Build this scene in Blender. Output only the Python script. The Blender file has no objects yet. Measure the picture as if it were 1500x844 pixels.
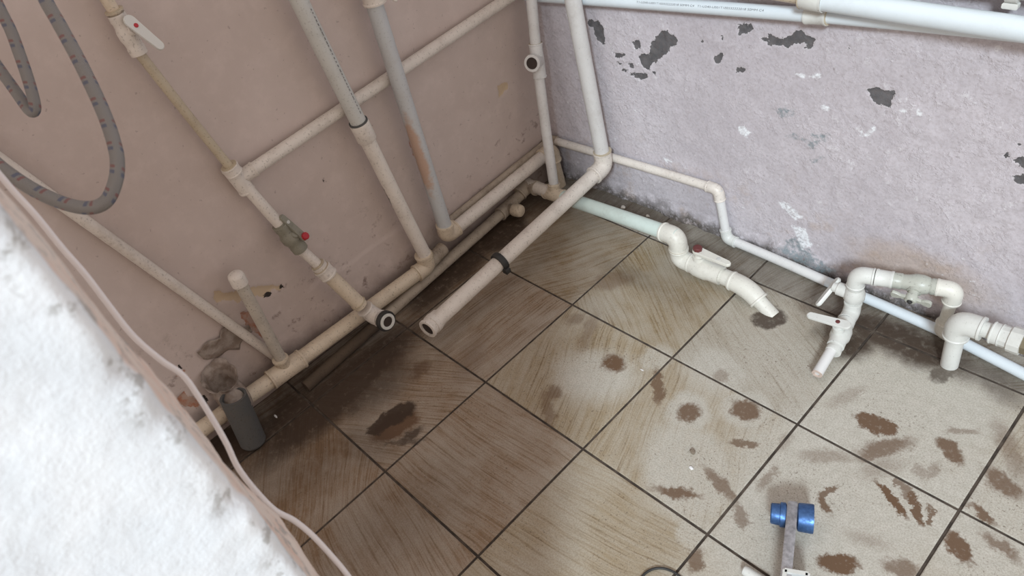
import bpy, math, random
import numpy as np
from mathutils import Vector, Matrix, noise as mnoise

scene = bpy.context.scene
COL = scene.collection
random.seed(4)

# ------------------------------------------------------------------ camera, light, exposure
cam_d = bpy.data.cameras.new('camera')
cam = bpy.data.objects.new('camera', cam_d); COL.objects.link(cam)
RC = ((0.685863, 0.697989, -0.205920), (0.377145, -0.582918, -0.719700), (-0.622378, 0.415954, -0.663045))
cam.matrix_world = Matrix(((RC[0][0], -RC[1][0], -RC[2][0], 1.4582),
                           (RC[0][1], -RC[1][1], -RC[2][1], -0.9283),
                           (RC[0][2], -RC[1][2], -RC[2][2], 1.4049),
                           (0, 0, 0, 1)))
cam_d.sensor_width = 36.0
cam_d.lens = 1092.25 / 1500 * 36.0
cam_d.clip_start = 0.02
cam_d.dof.use_dof = True
cam_d.dof.focus_distance = 1.75
cam_d.dof.aperture_fstop = 10.0
scene.camera = cam

world = bpy.data.worlds.new('world'); scene.world = world
world.use_nodes = True
bgn = world.node_tree.nodes['Background']
bgn.inputs[0].default_value = (1.0, 0.89, 0.81, 1)
bgn.inputs[1].default_value = 0.82

sun_d = bpy.data.lights.new('daylight', 'SUN')
sun = bpy.data.objects.new('daylight', sun_d); COL.objects.link(sun)
sun_d.energy = 2.9
sun_d.angle = math.radians(10)
sun_d.color = (0.79, 0.915, 1.0)
EL = math.radians(36)
SD = Vector((-0.6 * math.cos(EL), 0.8 * math.cos(EL), -math.sin(EL)))
sun.rotation_euler = SD.to_track_quat('-Z', 'Y').to_euler()
sun.location = (3, -3, 3)

vs = scene.view_settings
vs.view_transform = 'Standard'; vs.look = 'None'; vs.gamma = 1.0; vs.use_curve_mapping = False
vs.exposure = 0.1

# room planes
XL = -0.135     # left wall
YR = 0.445      # right (back) wall
XE = 1.09       # outer face of the partition stub

# ------------------------------------------------------------------ traced wear and painted dark hollows, in metres on each surface
R_dark = [[0.098,0.5633,0.1154,0.5711,0.1437,0.5707,0.1527,0.5498,0.1516,0.5037,0.1422,0.5046,0.1312,0.5155,0.1207,0.529,0.1178,0.5489,0.1022,0.5514],[0.3404,0.5769,0.3572,0.5821,0.3724,0.5708,0.3879,0.5642,0.3842,0.5495,0.3642,0.5363,0.3517,0.517,0.3215,0.4937,0.3031,0.4824,0.2888,0.4564,0.2751,0.4663,0.2675,0.4776,0.2608,0.4966,0.3002,0.5093,0.3064,0.5423,0.321,0.5474,0.3253,0.5625],[0.2413,0.5304,0.27,0.5396,0.2709,0.5171,0.2539,0.5128],[0.1811,0.4912,0.2149,0.4901,0.2073,0.4793,0.1821,0.4774],[0.2232,0.4369,0.258,0.4471,0.2819,0.4471,0.2871,0.4404,0.2618,0.4279,0.2351,0.4342],[0.1865,0.4646,0.2021,0.4641,0.2035,0.4523,0.188,0.4533],[0.2211,0.468,0.2426,0.4699,0.2439,0.4556,0.2255,0.4548],[0.3039,0.4607,0.315,0.462,0.3085,0.4493],[0.203,0.4485,0.2218,0.4499,0.2145,0.442,0.2007,0.4411],[0.5555,0.6302,0.5709,0.6353,0.5924,0.6295,0.5907,0.6229,0.5767,0.61,0.5565,0.6038],[0.6105,0.6043,0.627,0.6109,0.6279,0.62,0.6486,0.6148,0.6648,0.611,0.6749,0.6246,0.69,0.6348,0.7075,0.6438,0.7158,0.6318,0.7363,0.6254,0.735,0.6076,0.7125,0.6008,0.7193,0.6148,0.6965,0.6081,0.6734,0.597,0.6653,0.5996,0.6329,0.5936],[0.4923,0.5417,0.508,0.5505,0.5172,0.5495,0.5106,0.531,0.498,0.5238,0.4888,0.5295],[0.5483,0.5187,0.5757,0.5285,0.574,0.5185,0.55,0.5116],[0.4527,0.5742,0.4636,0.5773,0.462,0.5691,0.4537,0.5681],[0.855,0.5383,0.8733,0.5493,0.8898,0.5465,0.9102,0.5463,0.9104,0.5285,0.9035,0.5112,0.8921,0.5093,0.8677,0.5179],[1.1251,0.4661,1.1312,0.4741,1.1358,0.467,1.1303,0.4601],[1.144,0.4594,1.1549,0.4706,1.163,0.4681,1.1668,0.4516,1.1556,0.4504],[1.1496,0.425,1.1711,0.4325,1.1866,0.4144,1.16,0.4128],[1.1357,0.5029,1.1459,0.4976,1.1446,0.4933],[0.5108,0.593,0.5181,0.5943,0.5166,0.5819,0.5118,0.5821],[0.8053,0.6258,0.8099,0.6267,0.81,0.6159,0.8062,0.6162]]
R_teal = [[0.6795,0.3785,0.7019,0.3912,0.7192,0.384,0.7634,0.3851,0.7485,0.3622,0.7337,0.3761,0.714,0.3764,0.6969,0.3774],[0.6541,0.4413,0.6988,0.4541,0.6968,0.4377,0.6663,0.4236],[0.7406,0.3994,0.7881,0.4132,0.784,0.3972,0.7633,0.3868],[0.745,0.3298,0.7716,0.3478,0.7823,0.3512,0.7668,0.3369,0.7538,0.3245],[0.6922,0.0637,0.738,0.0998,0.7497,0.0593,0.7131,0.0308],[0.6738,0.0318,0.7389,0.0843,0.7879,0.0424,0.8342,0.0298,0.7996,0.0081,0.7331,0.0164]]
R_pale = [[0.6946,0.5417,0.7264,0.5406,0.7566,0.5525,0.7521,0.5436,0.7111,0.5318],[0.5522,0.3738,0.5774,0.3713,0.593,0.3597,0.5774,0.3422,0.5584,0.3562],[0.7646,0.4784,0.7799,0.4823,0.7782,0.4707,0.7668,0.4705],[0.9262,0.5118,0.9393,0.5142,0.9381,0.5072,0.9285,0.5052],[0.9582,0.5212,0.9632,0.5225,0.9703,0.5131,0.9608,0.5096],[0.8518,0.443,0.8625,0.4348,0.8773,0.4558,0.8839,0.4604,0.8805,0.4484,0.8654,0.4311,0.8556,0.4299],[0.6687,0.1815,0.6966,0.1858,0.7347,0.158,0.7172,0.1421,0.6788,0.1638],[0.7089,0.1209,0.7457,0.1254,0.767,0.0787,0.7405,0.0552],[0.3177,0.198,0.348,0.1987,0.3427,0.1901,0.3217,0.1901]]
L_yellow = [[-0.6873,0.3642,-0.6756,0.3577,-0.6731,0.3434,-0.6408,0.3263,-0.6053,0.3131,-0.5617,0.2811,-0.5418,0.265,-0.5492,0.2613,-0.5725,0.2706,-0.6012,0.2684,-0.6092,0.2846,-0.633,0.301,-0.6559,0.2978,-0.6741,0.3225,-0.6976,0.3359,-0.6959,0.353],[0.282,0.4028,0.3043,0.4022,0.3204,0.3894,0.3133,0.3753,0.2908,0.367,0.275,0.371,0.2822,0.385]]
L_brick = [[-0.6669,0.2719,-0.6381,0.2603,-0.6385,0.2277,-0.64,0.1816,-0.6476,0.1501,-0.6536,0.166,-0.6591,0.1986,-0.6706,0.229],[-0.8656,0.228,-0.8463,0.2296,-0.8496,0.2122,-0.849,0.1907,-0.856,0.1872,-0.8633,0.2189],[-0.9017,0.1735,-0.8771,0.1768,-0.8744,0.1453,-0.8454,0.1225,-0.8507,0.0984,-0.875,0.1165,-0.8906,0.1256,-0.9046,0.155],[-0.0549,0.4173,-0.0436,0.415,-0.0457,0.3522,-0.0566,0.3499]]
L_dark = [[-0.6008,0.2745,-0.5694,0.2713,-0.5791,0.263,-0.5962,0.2674],[-0.8605,0.25,-0.846,0.2495,-0.8451,0.2352,-0.8562,0.2358],[-0.8653,0.1431,-0.8462,0.1306,-0.8438,0.1061,-0.8571,0.1013,-0.8661,0.1183],[-0.8165,0.1512,-0.787,0.1542,-0.7623,0.1516,-0.767,0.1237,-0.806,0.1079,-0.8228,0.125],[-0.5473,0.2708,-0.5359,0.2654,-0.5412,0.2593,-0.5477,0.2621],[-0.316,0.4389,-0.3265,0.4625,-0.3233,0.4646,-0.3112,0.44]]
mud = [[0.5538,-0.0969,2.7754,0.0287,0.0262,0.95,0.35],[0.7888,-0.1143,-2.4138,0.027,0.0254,0.85,0.3],[0.8846,-0.0343,-2.8241,0.0322,0.0271,0.85,0.3],[1.1135,0.0945,-2.9604,0.0411,0.0263,0.9,0.15],[0.9276,-0.1063,-2.4881,0.0336,0.0092,0.75,0.3],[1.1545,0.0465,-2.1803,0.0564,0.02,0.75,0.4],[1.2535,0.1156,2.671,0.031,0.0174,0.85,0.3],[1.2546,0.1742,-2.4788,0.0297,0.008,0.5,0.5],[1.0752,-0.0369,-2.4724,0.0497,0.0156,0.4,0.6],[0.6856,-0.0893,2.2834,0.0505,0.0127,0.8,0.3],[0.4944,-0.258,-2.3468,0.0238,0.0212,0.6,0.5],[0.5244,-0.302,2.4905,0.0511,0.0145,0.5,0.5],[0.9467,-0.2228,2.7874,0.0519,0.0108,0.7,0.45],[0.8896,-0.2921,-2.6786,0.0473,0.0121,0.85,0.4],[1.0185,-0.2589,2.4922,0.0233,0.0113,0.6,0.4],[1.0039,-0.391,1.776,0.0253,0.0135,0.75,0.35],[1.1177,-0.1088,-1.9411,0.0257,0.0085,0.8,0.3],[1.1271,-0.1361,2.4966,0.0279,0.0099,0.85,0.35],[1.2166,-0.0501,2.6549,0.0447,0.0083,0.95,0.25],[1.2584,-0.0395,2.2799,0.0399,0.0075,0.9,0.25],[1.2162,-0.0161,2.5974,0.0165,0.0055,0.7,0.3],[1.2864,-0.0429,2.1199,0.0226,0.0058,0.8,0.3],[1.2343,-0.021,2.6165,0.0292,0.0101,0.7,0.4],[1.2063,-0.2312,-2.5233,0.0348,0.0202,0.95,0.25],[1.2905,-0.1719,-2.7699,0.0298,0.0135,0.7,0.5],[1.3505,-0.0737,2.5618,0.0326,0.0158,0.9,0.3],[1.3534,0.1026,2.8349,0.0383,0.0219,0.8,0.4],[1.3553,0.014,2.9913,0.0286,0.0091,0.85,0.4],[1.4006,-0.0277,2.8465,0.0347,0.0123,0.7,0.5],[0.3609,0.1317,-2.3783,0.0544,0.0321,0.5,0.5],[0.3718,-0.0365,-2.0412,0.0265,0.022,0.45,0.5],[0.4315,-0.0496,1.9856,0.0654,0.0171,0.4,0.6],[0.7846,0.0221,2.9999,0.0183,0.0156,0.4,0.5],[1.033,0.1255,-2.0081,0.0421,0.0134,0.3,0.6],[1.247,0.0507,-1.7108,0.0279,0.0085,0.4,0.5],[1.2305,0.038,2.4699,0.017,0.0091,0.4,0.5],[0.2429,-0.5637,-1.8469,0.0608,0.0368,1.0,0.3],[0.1544,-0.4038,1.8372,0.0324,0.0242,0.7,0.4],[0.0616,-0.4433,-1.9908,0.0552,0.028,0.6,0.6],[0.2336,-0.2936,2.105,0.0749,0.034,0.45,0.8],[0.1671,-0.3342,1.7834,0.054,0.0188,0.3,0.8],[0.994,-0.0561,-1.5318,0.0261,0.011,0.3,0.6],[1.0124,-0.1512,-1.562,0.0324,0.0084,0.5,0.5],[1.2219,-0.1558,-2.8456,0.0351,0.0137,0.3,0.8],[1.1699,0.0011,-2.2158,0.0405,0.0181,0.35,0.8],[1.3381,0.1801,2.2606,0.0623,0.0176,0.5,0.6]]
grime = [[0.2186,-0.5405,-1.9197,0.0525,0.0287,1.0,0.25],[0.2107,-0.5877,-1.7026,0.0359,0.0246,1.0,0.25],[0.3008,-0.5606,-1.6368,0.0374,0.0146,0.8,0.4],[0.2995,-0.5813,-2.3483,0.0517,0.0093,0.7,0.5],[0.0853,-0.5767,1.8506,0.0649,0.0415,0.8,0.6],[0.1289,-0.5175,-1.9191,0.0583,0.041,0.6,0.8],[0.0281,-0.5821,1.633,0.3021,0.0787,1.0,0.6],[0.0766,-0.5133,-1.5603,0.124,0.0837,0.75,0.7],[-0.0668,0.1101,-1.466,0.1053,0.0675,0.9,0.35],[-0.0672,-0.0502,1.7491,0.127,0.0604,0.9,0.6],[-0.0588,-0.1684,1.8001,0.1322,0.0538,0.9,0.6],[-0.0837,0.2662,-2.094,0.1145,0.0756,0.6,0.6],[0.2171,-0.6486,-2.692,0.0925,0.0562,0.4,0.8],[0.1379,-0.7829,-2.0115,0.1446,0.0962,0.35,0.9],[-0.0364,-0.707,-1.554,0.0993,0.0511,0.9,0.6],[-0.071,-0.8667,-2.0652,0.1129,0.0812,1.0,0.6],[0.4504,-0.7195,-1.8734,0.1734,0.1023,0.3,0.9],[0.4027,0.178,3.1134,0.1031,0.0347,0.35,0.8],[0.4609,0.3474,3.1348,0.0617,0.0403,0.5,0.8],[1.0522,0.3341,-3.1387,0.1729,0.0531,0.9,0.5],[0.9765,0.2691,-2.001,0.0524,0.0386,0.9,0.6],[0.9055,0.2864,-1.8773,0.0471,0.0257,0.5,0.7],[0.7748,0.2368,-1.8756,0.0413,0.0342,0.85,0.2],[1.1603,0.299,-1.9858,0.0343,0.0208,0.75,0.3],[0.8804,0.3805,2.8157,0.1117,0.0698,0.55,0.8],[0.6519,0.384,3.0556,0.179,0.058,0.4,0.8],[0.1244,0.4252,3.1171,0.2595,0.0461,0.6,0.7],[1.2542,0.3313,2.6478,0.0663,0.0343,0.6,0.7],[0.5045,0.1954,3.0331,0.1067,0.0609,0.25,0.9]]  # floor dirt, plus the painted black void under the low pipe
clean = [[0.5379,-0.1509,-2.6465,0.1003,0.075,0.9,0.5],[0.7866,-0.1112,2.1515,0.057,0.0508,0.9,0.3],[0.8881,-0.0318,1.9098,0.0593,0.0573,0.9,0.3],[0.7712,0.0227,2.9307,0.0769,0.0631,0.8,0.5],[0.8786,-0.2342,2.536,0.129,0.0939,0.9,0.3],[1.1207,-0.067,-2.1731,0.2345,0.2035,0.9,0.3],[1.1397,0.1804,-2.7399,0.1855,0.1365,0.9,0.4],[0.8894,0.1192,-2.9447,0.119,0.0816,0.5,0.6],[0.9712,-0.3405,2.402,0.0435,0.0397,0.8,0.3],[1.1444,-0.2366,-2.2259,0.1775,0.158,0.9,0.3],[1.3669,0.0143,1.6134,0.152,0.1151,0.9,0.4],[0.6287,-0.0255,-1.8418,0.0467,0.0333,0.7,0.4],[0.4014,0.0349,-3.1135,0.0662,0.0366,0.3,0.6]]
hose2 = [[0.4211,-0.744,1.2271],[0.4555,-0.7569,1.1902],[0.477,-0.762,1.1704],[0.5028,-0.7685,1.1456],[0.5249,-0.7749,1.1244],[0.5489,-0.783,1.1004],[0.5684,-0.791,1.0806],[0.5852,-0.8002,1.0626],[0.5966,-0.809,1.05],[0.6051,-0.8213,1.0378],[0.61,-0.8386,1.0259],[0.6079,-0.8528,1.0224],[0.5987,-0.8664,1.0261],[0.5827,-0.8796,1.0364],[0.5631,-0.8909,1.0513],[0.5439,-0.8989,1.0678],[0.5243,-0.9046,1.0862],[0.4893,-0.9106,1.1189]]
hose1 = [[0.228,-0.7613,1.2316],[0.2554,-0.771,1.1951],[0.2777,-0.7802,1.1638],[0.2942,-0.7863,1.1399],[0.3099,-0.7958,1.1145],[0.3236,-0.8051,1.0912],[0.3361,-0.8156,1.0681],[0.3392,-0.8223,1.0564],[0.3339,-0.8272,1.0537],[0.3215,-0.8273,1.0607],[0.3002,-0.825,1.0774],[0.2738,-0.8226,1.0991],[0.242,-0.8186,1.1268],[0.1976,-0.8113,1.1684]]
cable = [[0.7073,-0.9146,1.1832],[0.7385,-0.913,1.1549],[0.7577,-0.9127,1.1371],[0.7776,-0.9116,1.1191],[0.795,-0.9119,1.0919],[0.8102,-0.9111,1.0675],[0.8273,-0.9123,1.0401],[0.8445,-0.9128,1.013],[0.8622,-0.9081,0.9886],[0.8747,-0.9021,0.97],[0.8847,-0.9031,0.9494],[0.8962,-0.906,0.9262],[0.9071,-0.9098,0.9028],[0.9165,-0.915,0.8801],[0.9292,-0.9161,0.8568],[0.9446,-0.9141,0.8329],[0.9557,-0.907,0.8164],[0.967,-0.9029,0.7977],[0.9801,-0.9012,0.7759],[0.9983,-0.9009,0.7482],[1.016,-0.905,0.7184]]

# ------------------------------------------------------------------ node helpers
class NT:
    def __init__(s, name):
        s.m = bpy.data.materials.new(name); s.m.use_nodes = True
        s.t = s.m.node_tree; s.b = s.t.nodes['Principled BSDF']
    def n(s, typ, **kw):
        nd = s.t.nodes.new(typ)
        for k, v in kw.items(): setattr(nd, k, v)
        return nd
    def put(s, sock, v):
        if isinstance(v, bpy.types.NodeSocket): s.t.links.new(v, sock)
        elif isinstance(v, (tuple, list)) and len(v) == 3 and sock.type == 'RGBA': sock.default_value = (*v, 1)
        else: sock.default_value = v
    def math(s, op, a, b=0.0, c=None, clamp=False):
        nd = s.n('ShaderNodeMath', operation=op); nd.use_clamp = clamp
        s.put(nd.inputs[0], a); s.put(nd.inputs[1], b)
        if c is not None: s.put(nd.inputs[2], c)
        return nd.outputs[0]
    def vmath(s, op, a, b=None, scale=None):
        nd = s.n('ShaderNodeVectorMath', operation=op)
        s.put(nd.inputs[0], a)
        if b is not None: s.put(nd.inputs[1], b)
        if scale is not None: s.put(nd.inputs['Scale'], scale)
        return nd.outputs['Value'] if op in ('LENGTH', 'DOT_PRODUCT') else nd.outputs[0]
    def noise(s, vec, scale, detail=4, rough=0.55, dist=0.0, col=False):
        nd = s.n('ShaderNodeTexNoise')
        s.put(nd.inputs['Vector'], vec); s.put(nd.inputs['Scale'], scale)
        nd.inputs['Detail'].default_value = detail; nd.inputs['Roughness'].default_value = rough
        nd.inputs['Distortion'].default_value = dist
        return nd.outputs['Color'] if col else nd.outputs['Fac']
    def rng(s, v, a, b, c=0.0, d=1.0, smooth=True):
        nd = s.n('ShaderNodeMapRange'); nd.interpolation_type = 'SMOOTHSTEP' if smooth else 'LINEAR'
        s.put(nd.inputs['Value'], v)
        for i, x in zip((1, 2, 3, 4), (a, b, c, d)): s.put(nd.inputs[i], x)
        return nd.outputs[0]
    def mix(s, f, a, b, blend='MIX'):
        nd = s.n('ShaderNodeMix', data_type='RGBA', blend_type=blend)
        s.put(nd.inputs[0], f); s.put(nd.inputs[6], a); s.put(nd.inputs[7], b)
        return nd.outputs[2]
    def pos(s): return s.n('ShaderNodeNewGeometry').outputs['Position']
    def mapping(s, vec, loc=(0, 0, 0), rot=(0, 0, 0), scale=(1, 1, 1), typ='POINT'):
        nd = s.n('ShaderNodeMapping', vector_type=typ)
        s.put(nd.inputs['Vector'], vec)
        nd.inputs['Location'].default_value = loc; nd.inputs['Rotation'].default_value = rot; nd.inputs['Scale'].default_value = scale
        return nd.outputs[0]
    def attr(s, name): return s.n('ShaderNodeAttribute', attribute_name=name).outputs['Fac']
    def bump(s, h, strength=0.4, dist=0.002):
        nd = s.n('ShaderNodeBump'); nd.inputs['Strength'].default_value = strength; nd.inputs['Distance'].default_value = dist
        s.put(nd.inputs['Height'], h)
        s.t.links.new(nd.outputs[0], s.b.inputs['Normal'])
    def out(s, col, rough=0.5, metal=0.0, spec=0.5):
        s.put(s.b.inputs['Base Color'], col); s.put(s.b.inputs['Roughness'], rough)
        s.b.inputs['Metallic'].default_value = metal; s.b.inputs['Specular IOR Level'].default_value = spec
        return s.m

def plastic(name, col, dirt=0.3, dirtcol=(0.16, 0.10, 0.06), rough=0.45, speck=0.62, stain=None):
    k = NT(name); p = k.pos()
    big = k.noise(p, 14, 5, 0.65)
    fine = k.noise(p, 120, 4, 0.6)
    sp = k.rng(k.noise(p, 210, 2, 0.5), speck, speck + 0.05)
    d = k.math('MULTIPLY', k.rng(big, 0.42, 0.75), k.rng(fine, 0.3, 0.7, 0.35, 1.0))
    d = k.math('MULTIPLY', d, dirt, clamp=True)
    c = k.mix(d, col, dirtcol)
    c = k.mix(k.math('MULTIPLY', sp, min(1.0, dirt * 0.9)), c, (0.05, 0.035, 0.025))
    if stain:   # (x, y, z, radius, colour)
        r = k.vmath('LENGTH', k.vmath('MULTIPLY', k.vmath('SUBTRACT', p, stain[:3]), (1.5, 1.5, 0.22)))
        r = k.math('ADD', r, k.math('MULTIPLY', k.math('SUBTRACT', k.noise(p, 60, 4), 0.5), 0.03))
        c = k.mix(k.rng(r, stain[3] * 0.5, stain[3], 0.75, 0.0), c, stain[4])
    k.bump(fine, 0.12, 0.001)
    return k.out(c, rough)

M = {}
M['white'] = plastic('white_plastic', (0.68, 0.63, 0.575), 0.34)
M['cleanwhite'] = plastic('clean_white_plastic', (0.62, 0.625, 0.595), 0.30, (0.30, 0.27, 0.22), speck=0.68)
M['riserwhite'] = plastic('riser_white_plastic', (0.65, 0.645, 0.635), 0.22, speck=0.66)
M['whitemark'] = plastic('white_plastic_scraped', (0.72, 0.67, 0.61), 0.28, stain=(-0.080, -0.200, 0.335, 0.012, (0.04, 0.035, 0.03)))
M['beige'] = plastic('yellowed_plastic', (0.64, 0.55, 0.43), 0.42)
M['cream'] = plastic('cream_plastic', (0.64, 0.625, 0.565), 0.28, speck=0.66)
M['olive'] = plastic('thin_beige_plastic', (0.50, 0.43, 0.32), 0.35)
M['grey'] = plastic('grey_pipe_plastic', (0.54, 0.545, 0.52), 0.25, (0.22, 0.2, 0.17))
M['stub'] = plastic('grimy_stub_plastic', (0.50, 0.455, 0.39), 0.5, (0.2, 0.17, 0.14))
M['rusty'] = plastic('grey_pipe_with_rust', (0.50, 0.52, 0.53), 0.2, (0.3, 0.2, 0.13), stain=(-0.066, -0.080, 0.40, 0.034, (0.46, 0.27, 0.17)))
M['green'] = plastic('pale_green_plastic', (0.57, 0.66, 0.615), 0.18, speck=0.68)
M['filthy'] = plastic('filthy_plastic', (0.42, 0.36, 0.29), 0.85, (0.12, 0.085, 0.06), 0.65, 0.66)
M['caked'] = plastic('mud_caked_plastic', (0.085, 0.06, 0.04), 0.8, (0.03, 0.022, 0.016), 0.85, 0.62)
M['bluewhite'] = plastic('bluish_white_plastic', (0.66, 0.725, 0.765), 0.08, speck=0.72)
M['greyvalve'] = plastic('grey_valve_plastic', (0.25, 0.24, 0.19), 0.4, (0.1, 0.09, 0.07))
M['sleeve'] = plastic('grey_rubber_sleeve', (0.085, 0.088, 0.088), 0.5, (0.12, 0.10, 0.085), 0.75)
M['cable'] = plastic('cable_white', (0.72, 0.69, 0.70), 0.08, speck=0.75)
M['darkrubber'] = plastic('black_rubber', (0.022, 0.022, 0.022), 0.3, (0.08, 0.07, 0.06), 0.55)
M['red'] = plastic('red_plastic', (0.42, 0.02, 0.03), 0.2, (0.1, 0.02, 0.02), 0.4)
M['darkred'] = plastic('dark_red_plastic', (0.12, 0.025, 0.025), 0.4, (0.05, 0.03, 0.02), 0.45)
M['ink'] = plastic('printed_ink', (0.16, 0.16, 0.17), 0.2, rough=0.6)
M['bore_shade'] = plastic('painted_bore_shade', (0.03, 0.02, 0.016), 0.4, (0.06, 0.03, 0.02), 0.7)  # near-black colour stands in for the shade inside open pipe ends
M['copper'] = plastic('pinkish_pipe_end', (0.58, 0.47, 0.41), 0.5)
M['brass'] = plastic('dark_brass', (0.16, 0.13, 0.08), 0.4)
def metal(name, col, rough=0.4):
    k = NT(name); p = k.pos()
    n = k.noise(p, 90, 5, 0.6)
    c = k.mix(k.rng(n, 0.3, 0.75), col, tuple(x * 0.55 for x in col))
    k.bump(n, 0.1, 0.001)
    return k.out(c, k.rng(n, 0.3, 0.7, rough - 0.1, rough + 0.15), 0.75)
M['nickel'] = plastic('dull_nickel', (0.42, 0.43, 0.38), 0.35, (0.2, 0.19, 0.15), 0.38)
M['alu'] = metal('cast_aluminium', (0.56, 0.56, 0.58), 0.45)
M['blue'] = metal('blue_coating', (0.08, 0.175, 0.40), 0.40)

# ------------------------------------------------------------------ mesh helpers
def link(name, me, mat, parent=None, smooth=30):
    if mat is not None: me.materials.append(mat)
    o = bpy.data.objects.new(name, me); COL.objects.link(o)
    if parent is not None: o.parent = parent
    if smooth:
        me.shade_smooth()
        me.set_sharp_from_angle(angle=math.radians(smooth))
    return o

def tagit(o, label, cat, group=None):
    o['label'] = label; o['category'] = cat
    if group: o['group'] = group
    return o

def thing(name, label, cat, group=None):
    o = bpy.data.objects.new(name, None); COL.objects.link(o)
    o.empty_display_size = 0.02
    return tagit(o, label, cat, group)

class MB:
    def __init__(s): s.v = []; s.f = []; s.uv = {}
    def rings(s, rs, closed_caps=(True, True), seg=24, uvs=None):
        """rs: list of (pos, tangent, radius)"""
        b0 = len(s.v)
        t0 = Vector(rs[0][1]).normalized()
        nrm = t0.orthogonal().normalized()
        prev = t0
        for p, t, r in rs:
            t = Vector(t).normalized()
            q = prev.rotation_difference(t); nrm = (q @ nrm); nrm = (nrm - t * nrm.dot(t)).normalized(); prev = t
            bn = t.cross(nrm)
            for i in range(seg):
                a = 2 * math.pi * i / seg
                s.v.append(Vector(p) + nrm * (r * math.cos(a)) + bn * (r * math.sin(a)))
        for k in range(len(rs) - 1):
            for i in range(seg):
                j = (i + 1) % seg
                a = b0 + k * seg
                if uvs: s.uv[len(s.f)] = ((i / seg, uvs[k]), ((i + 1) / seg, uvs[k]), ((i + 1) / seg, uvs[k + 1]), (i / seg, uvs[k + 1]))
                s.f.append((a + i, a + j, a + seg + j, a + seg + i))
        if closed_caps[0]: s.f.append(tuple(b0 + i for i in reversed(range(seg))))
        if closed_caps[1]:
            e = b0 + (len(rs) - 1) * seg
            s.f.append(tuple(e + i for i in range(seg)))
        return s
    def lathe(s, p, d, prof, seg=24, caps=(True, True)):
        p = Vector(p); d = Vector(d).normalized()
        return s.rings([(p + d * t, d, max(r, 1e-5)) for t, r in prof], caps, seg)
    def box(s, c, ax, ay, az, sx, sy, sz, bev=0.0):
        c = Vector(c); ax = Vector(ax).normalized(); ay = Vector(ay).normalized(); az = Vector(az).normalized()
        return s.prism([( -sx/2 + 0, -sy/2), (sx/2, -sy/2), (sx/2, sy/2), (-sx/2, sy/2)], c - az * sz / 2, ax, ay, az, sz, bev)
    def prism(s, poly, c, ax, ay, az, h, bev=0.0):
        c = Vector(c); ax = Vector(ax).normalized(); ay = Vector(ay).normalized(); az = Vector(az).normalized()
        cx = sum(p[0] for p in poly) / len(poly); cy = sum(p[1] for p in poly) / len(poly)
        def ring(z, inset):
            out = []
            for x, y in poly:
                dx, dy = x - cx, y - cy; L = math.hypot(dx, dy) or 1
                f = max(0.0, (L - inset)) / L
                out.append(c + ax * (cx + dx * f) + ay * (cy + dy * f) + az * z)
            return out
        lv = [(0, bev), (bev, 0), (h - bev, 0), (h, bev)] if bev > 0 else [(0, 0), (h, 0)]
        b = len(s.v); n = len(poly)
        for z, i in lv: s.v += ring(z, i)
        for k in range(len(lv) - 1):
            for i in range(n):
                j = (i + 1) % n
                s.f.append((b + k * n + i, b + k * n + j, b + (k + 1) * n + j, b + (k + 1) * n + i))
        s.f.append(tuple(b + i for i in reversed(range(n))))
        e = b + (len(lv) - 1) * n
        s.f.append(tuple(e + i for i in range(n)))
        return s
    def mesh(s, name):
        me = bpy.data.meshes.new(name)
        me.from_pydata([tuple(v) for v in s.v], [], s.f); 
        if s.uv:
            ul = me.uv_layers.new(name='UVMap')
            for pi, pl in enumerate(me.polygons):
                if pi in s.uv:
                    for li, c in zip(pl.loop_indices, s.uv[pi]): ul.data[li].uv = c
        me.update()
        return me
    def build(s, name, mat, parent=None, smooth=35):
        return link(name, s.mesh(name), mat, parent, smooth)

V = Vector
def seg_pts(a, b, wob=0.0, n=10):
    return [V(a).lerp(V(b), i / n) for i in range(n + 1)]
def pipe(parent, a, b, r, mat, name='pipe'):
    a, b = V(a), V(b); L = (b - a).length; n = max(2, int(L / 0.05))
    d = (b - a).normalized()
    side = d.orthogonal().normalized()
    rs = []
    for i in range(n + 1):
        t = i / n
        rs.append((a.lerp(b, t) + side * (0.0012 * math.sin(math.pi * t) * (1 if L > 0.2 else 0)), d, r))
    return MB().rings(rs).build(name, mat, parent)
def curve_pts(pts, n=8):
    pts = [V(p) for p in pts]; out = []
    for i in range(len(pts) - 1):
        p0 = pts[max(0, i - 1)]; p1 = pts[i]; p2 = pts[i + 1]; p3 = pts[min(len(pts) - 1, i + 2)]
        for k in range(n):
            t = k / n
            out.append(0.5 * ((2 * p1) + (p2 - p0) * t + (2 * p0 - 5 * p1 + 4 * p2 - p3) * t * t + (3 * p1 - p0 - 3 * p2 + p3) * t ** 3))
    out.append(pts[-1]); return out
def flex(parent, name, pts, r, mat, seg=14, n=8):
    P = curve_pts(pts, n); rs = []; uv = []; acc = 0
    for i, p in enumerate(P):
        t = P[min(i + 1, len(P) - 1)] - P[max(i - 1, 0)]
        if i: acc += (P[i] - P[i - 1]).length
        rs.append((p, t, r)); uv.append(acc)
    return MB().rings(rs, seg=seg, uvs=uv).build(name, mat, parent, 60)
def coupling(parent, a, b, r, mat, name='coupling', lip=True):
    """sleeve from a to b around a pipe of radius r"""
    a, b = V(a), V(b); L = (b - a).length; R = r * 1.24; e = min(0.004, L * 0.12)
    prof = [(0, r * 0.9), (0, R * 0.96), (e * 0.5, R), (L - e * .5, R), (L, R * 0.96), (L, r * 0.9)]
    if lip: prof = [(0, r * 0.9), (0, R * 1.05), (e, R * 1.07), (e * 1.6, R), (L - e * 1.6, R), (L - e, R * 1.07), (L, R * 1.05), (L, r * 0.9)]
    return MB().lathe(a, b - a, prof, 28).build(name, mat, parent)
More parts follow.
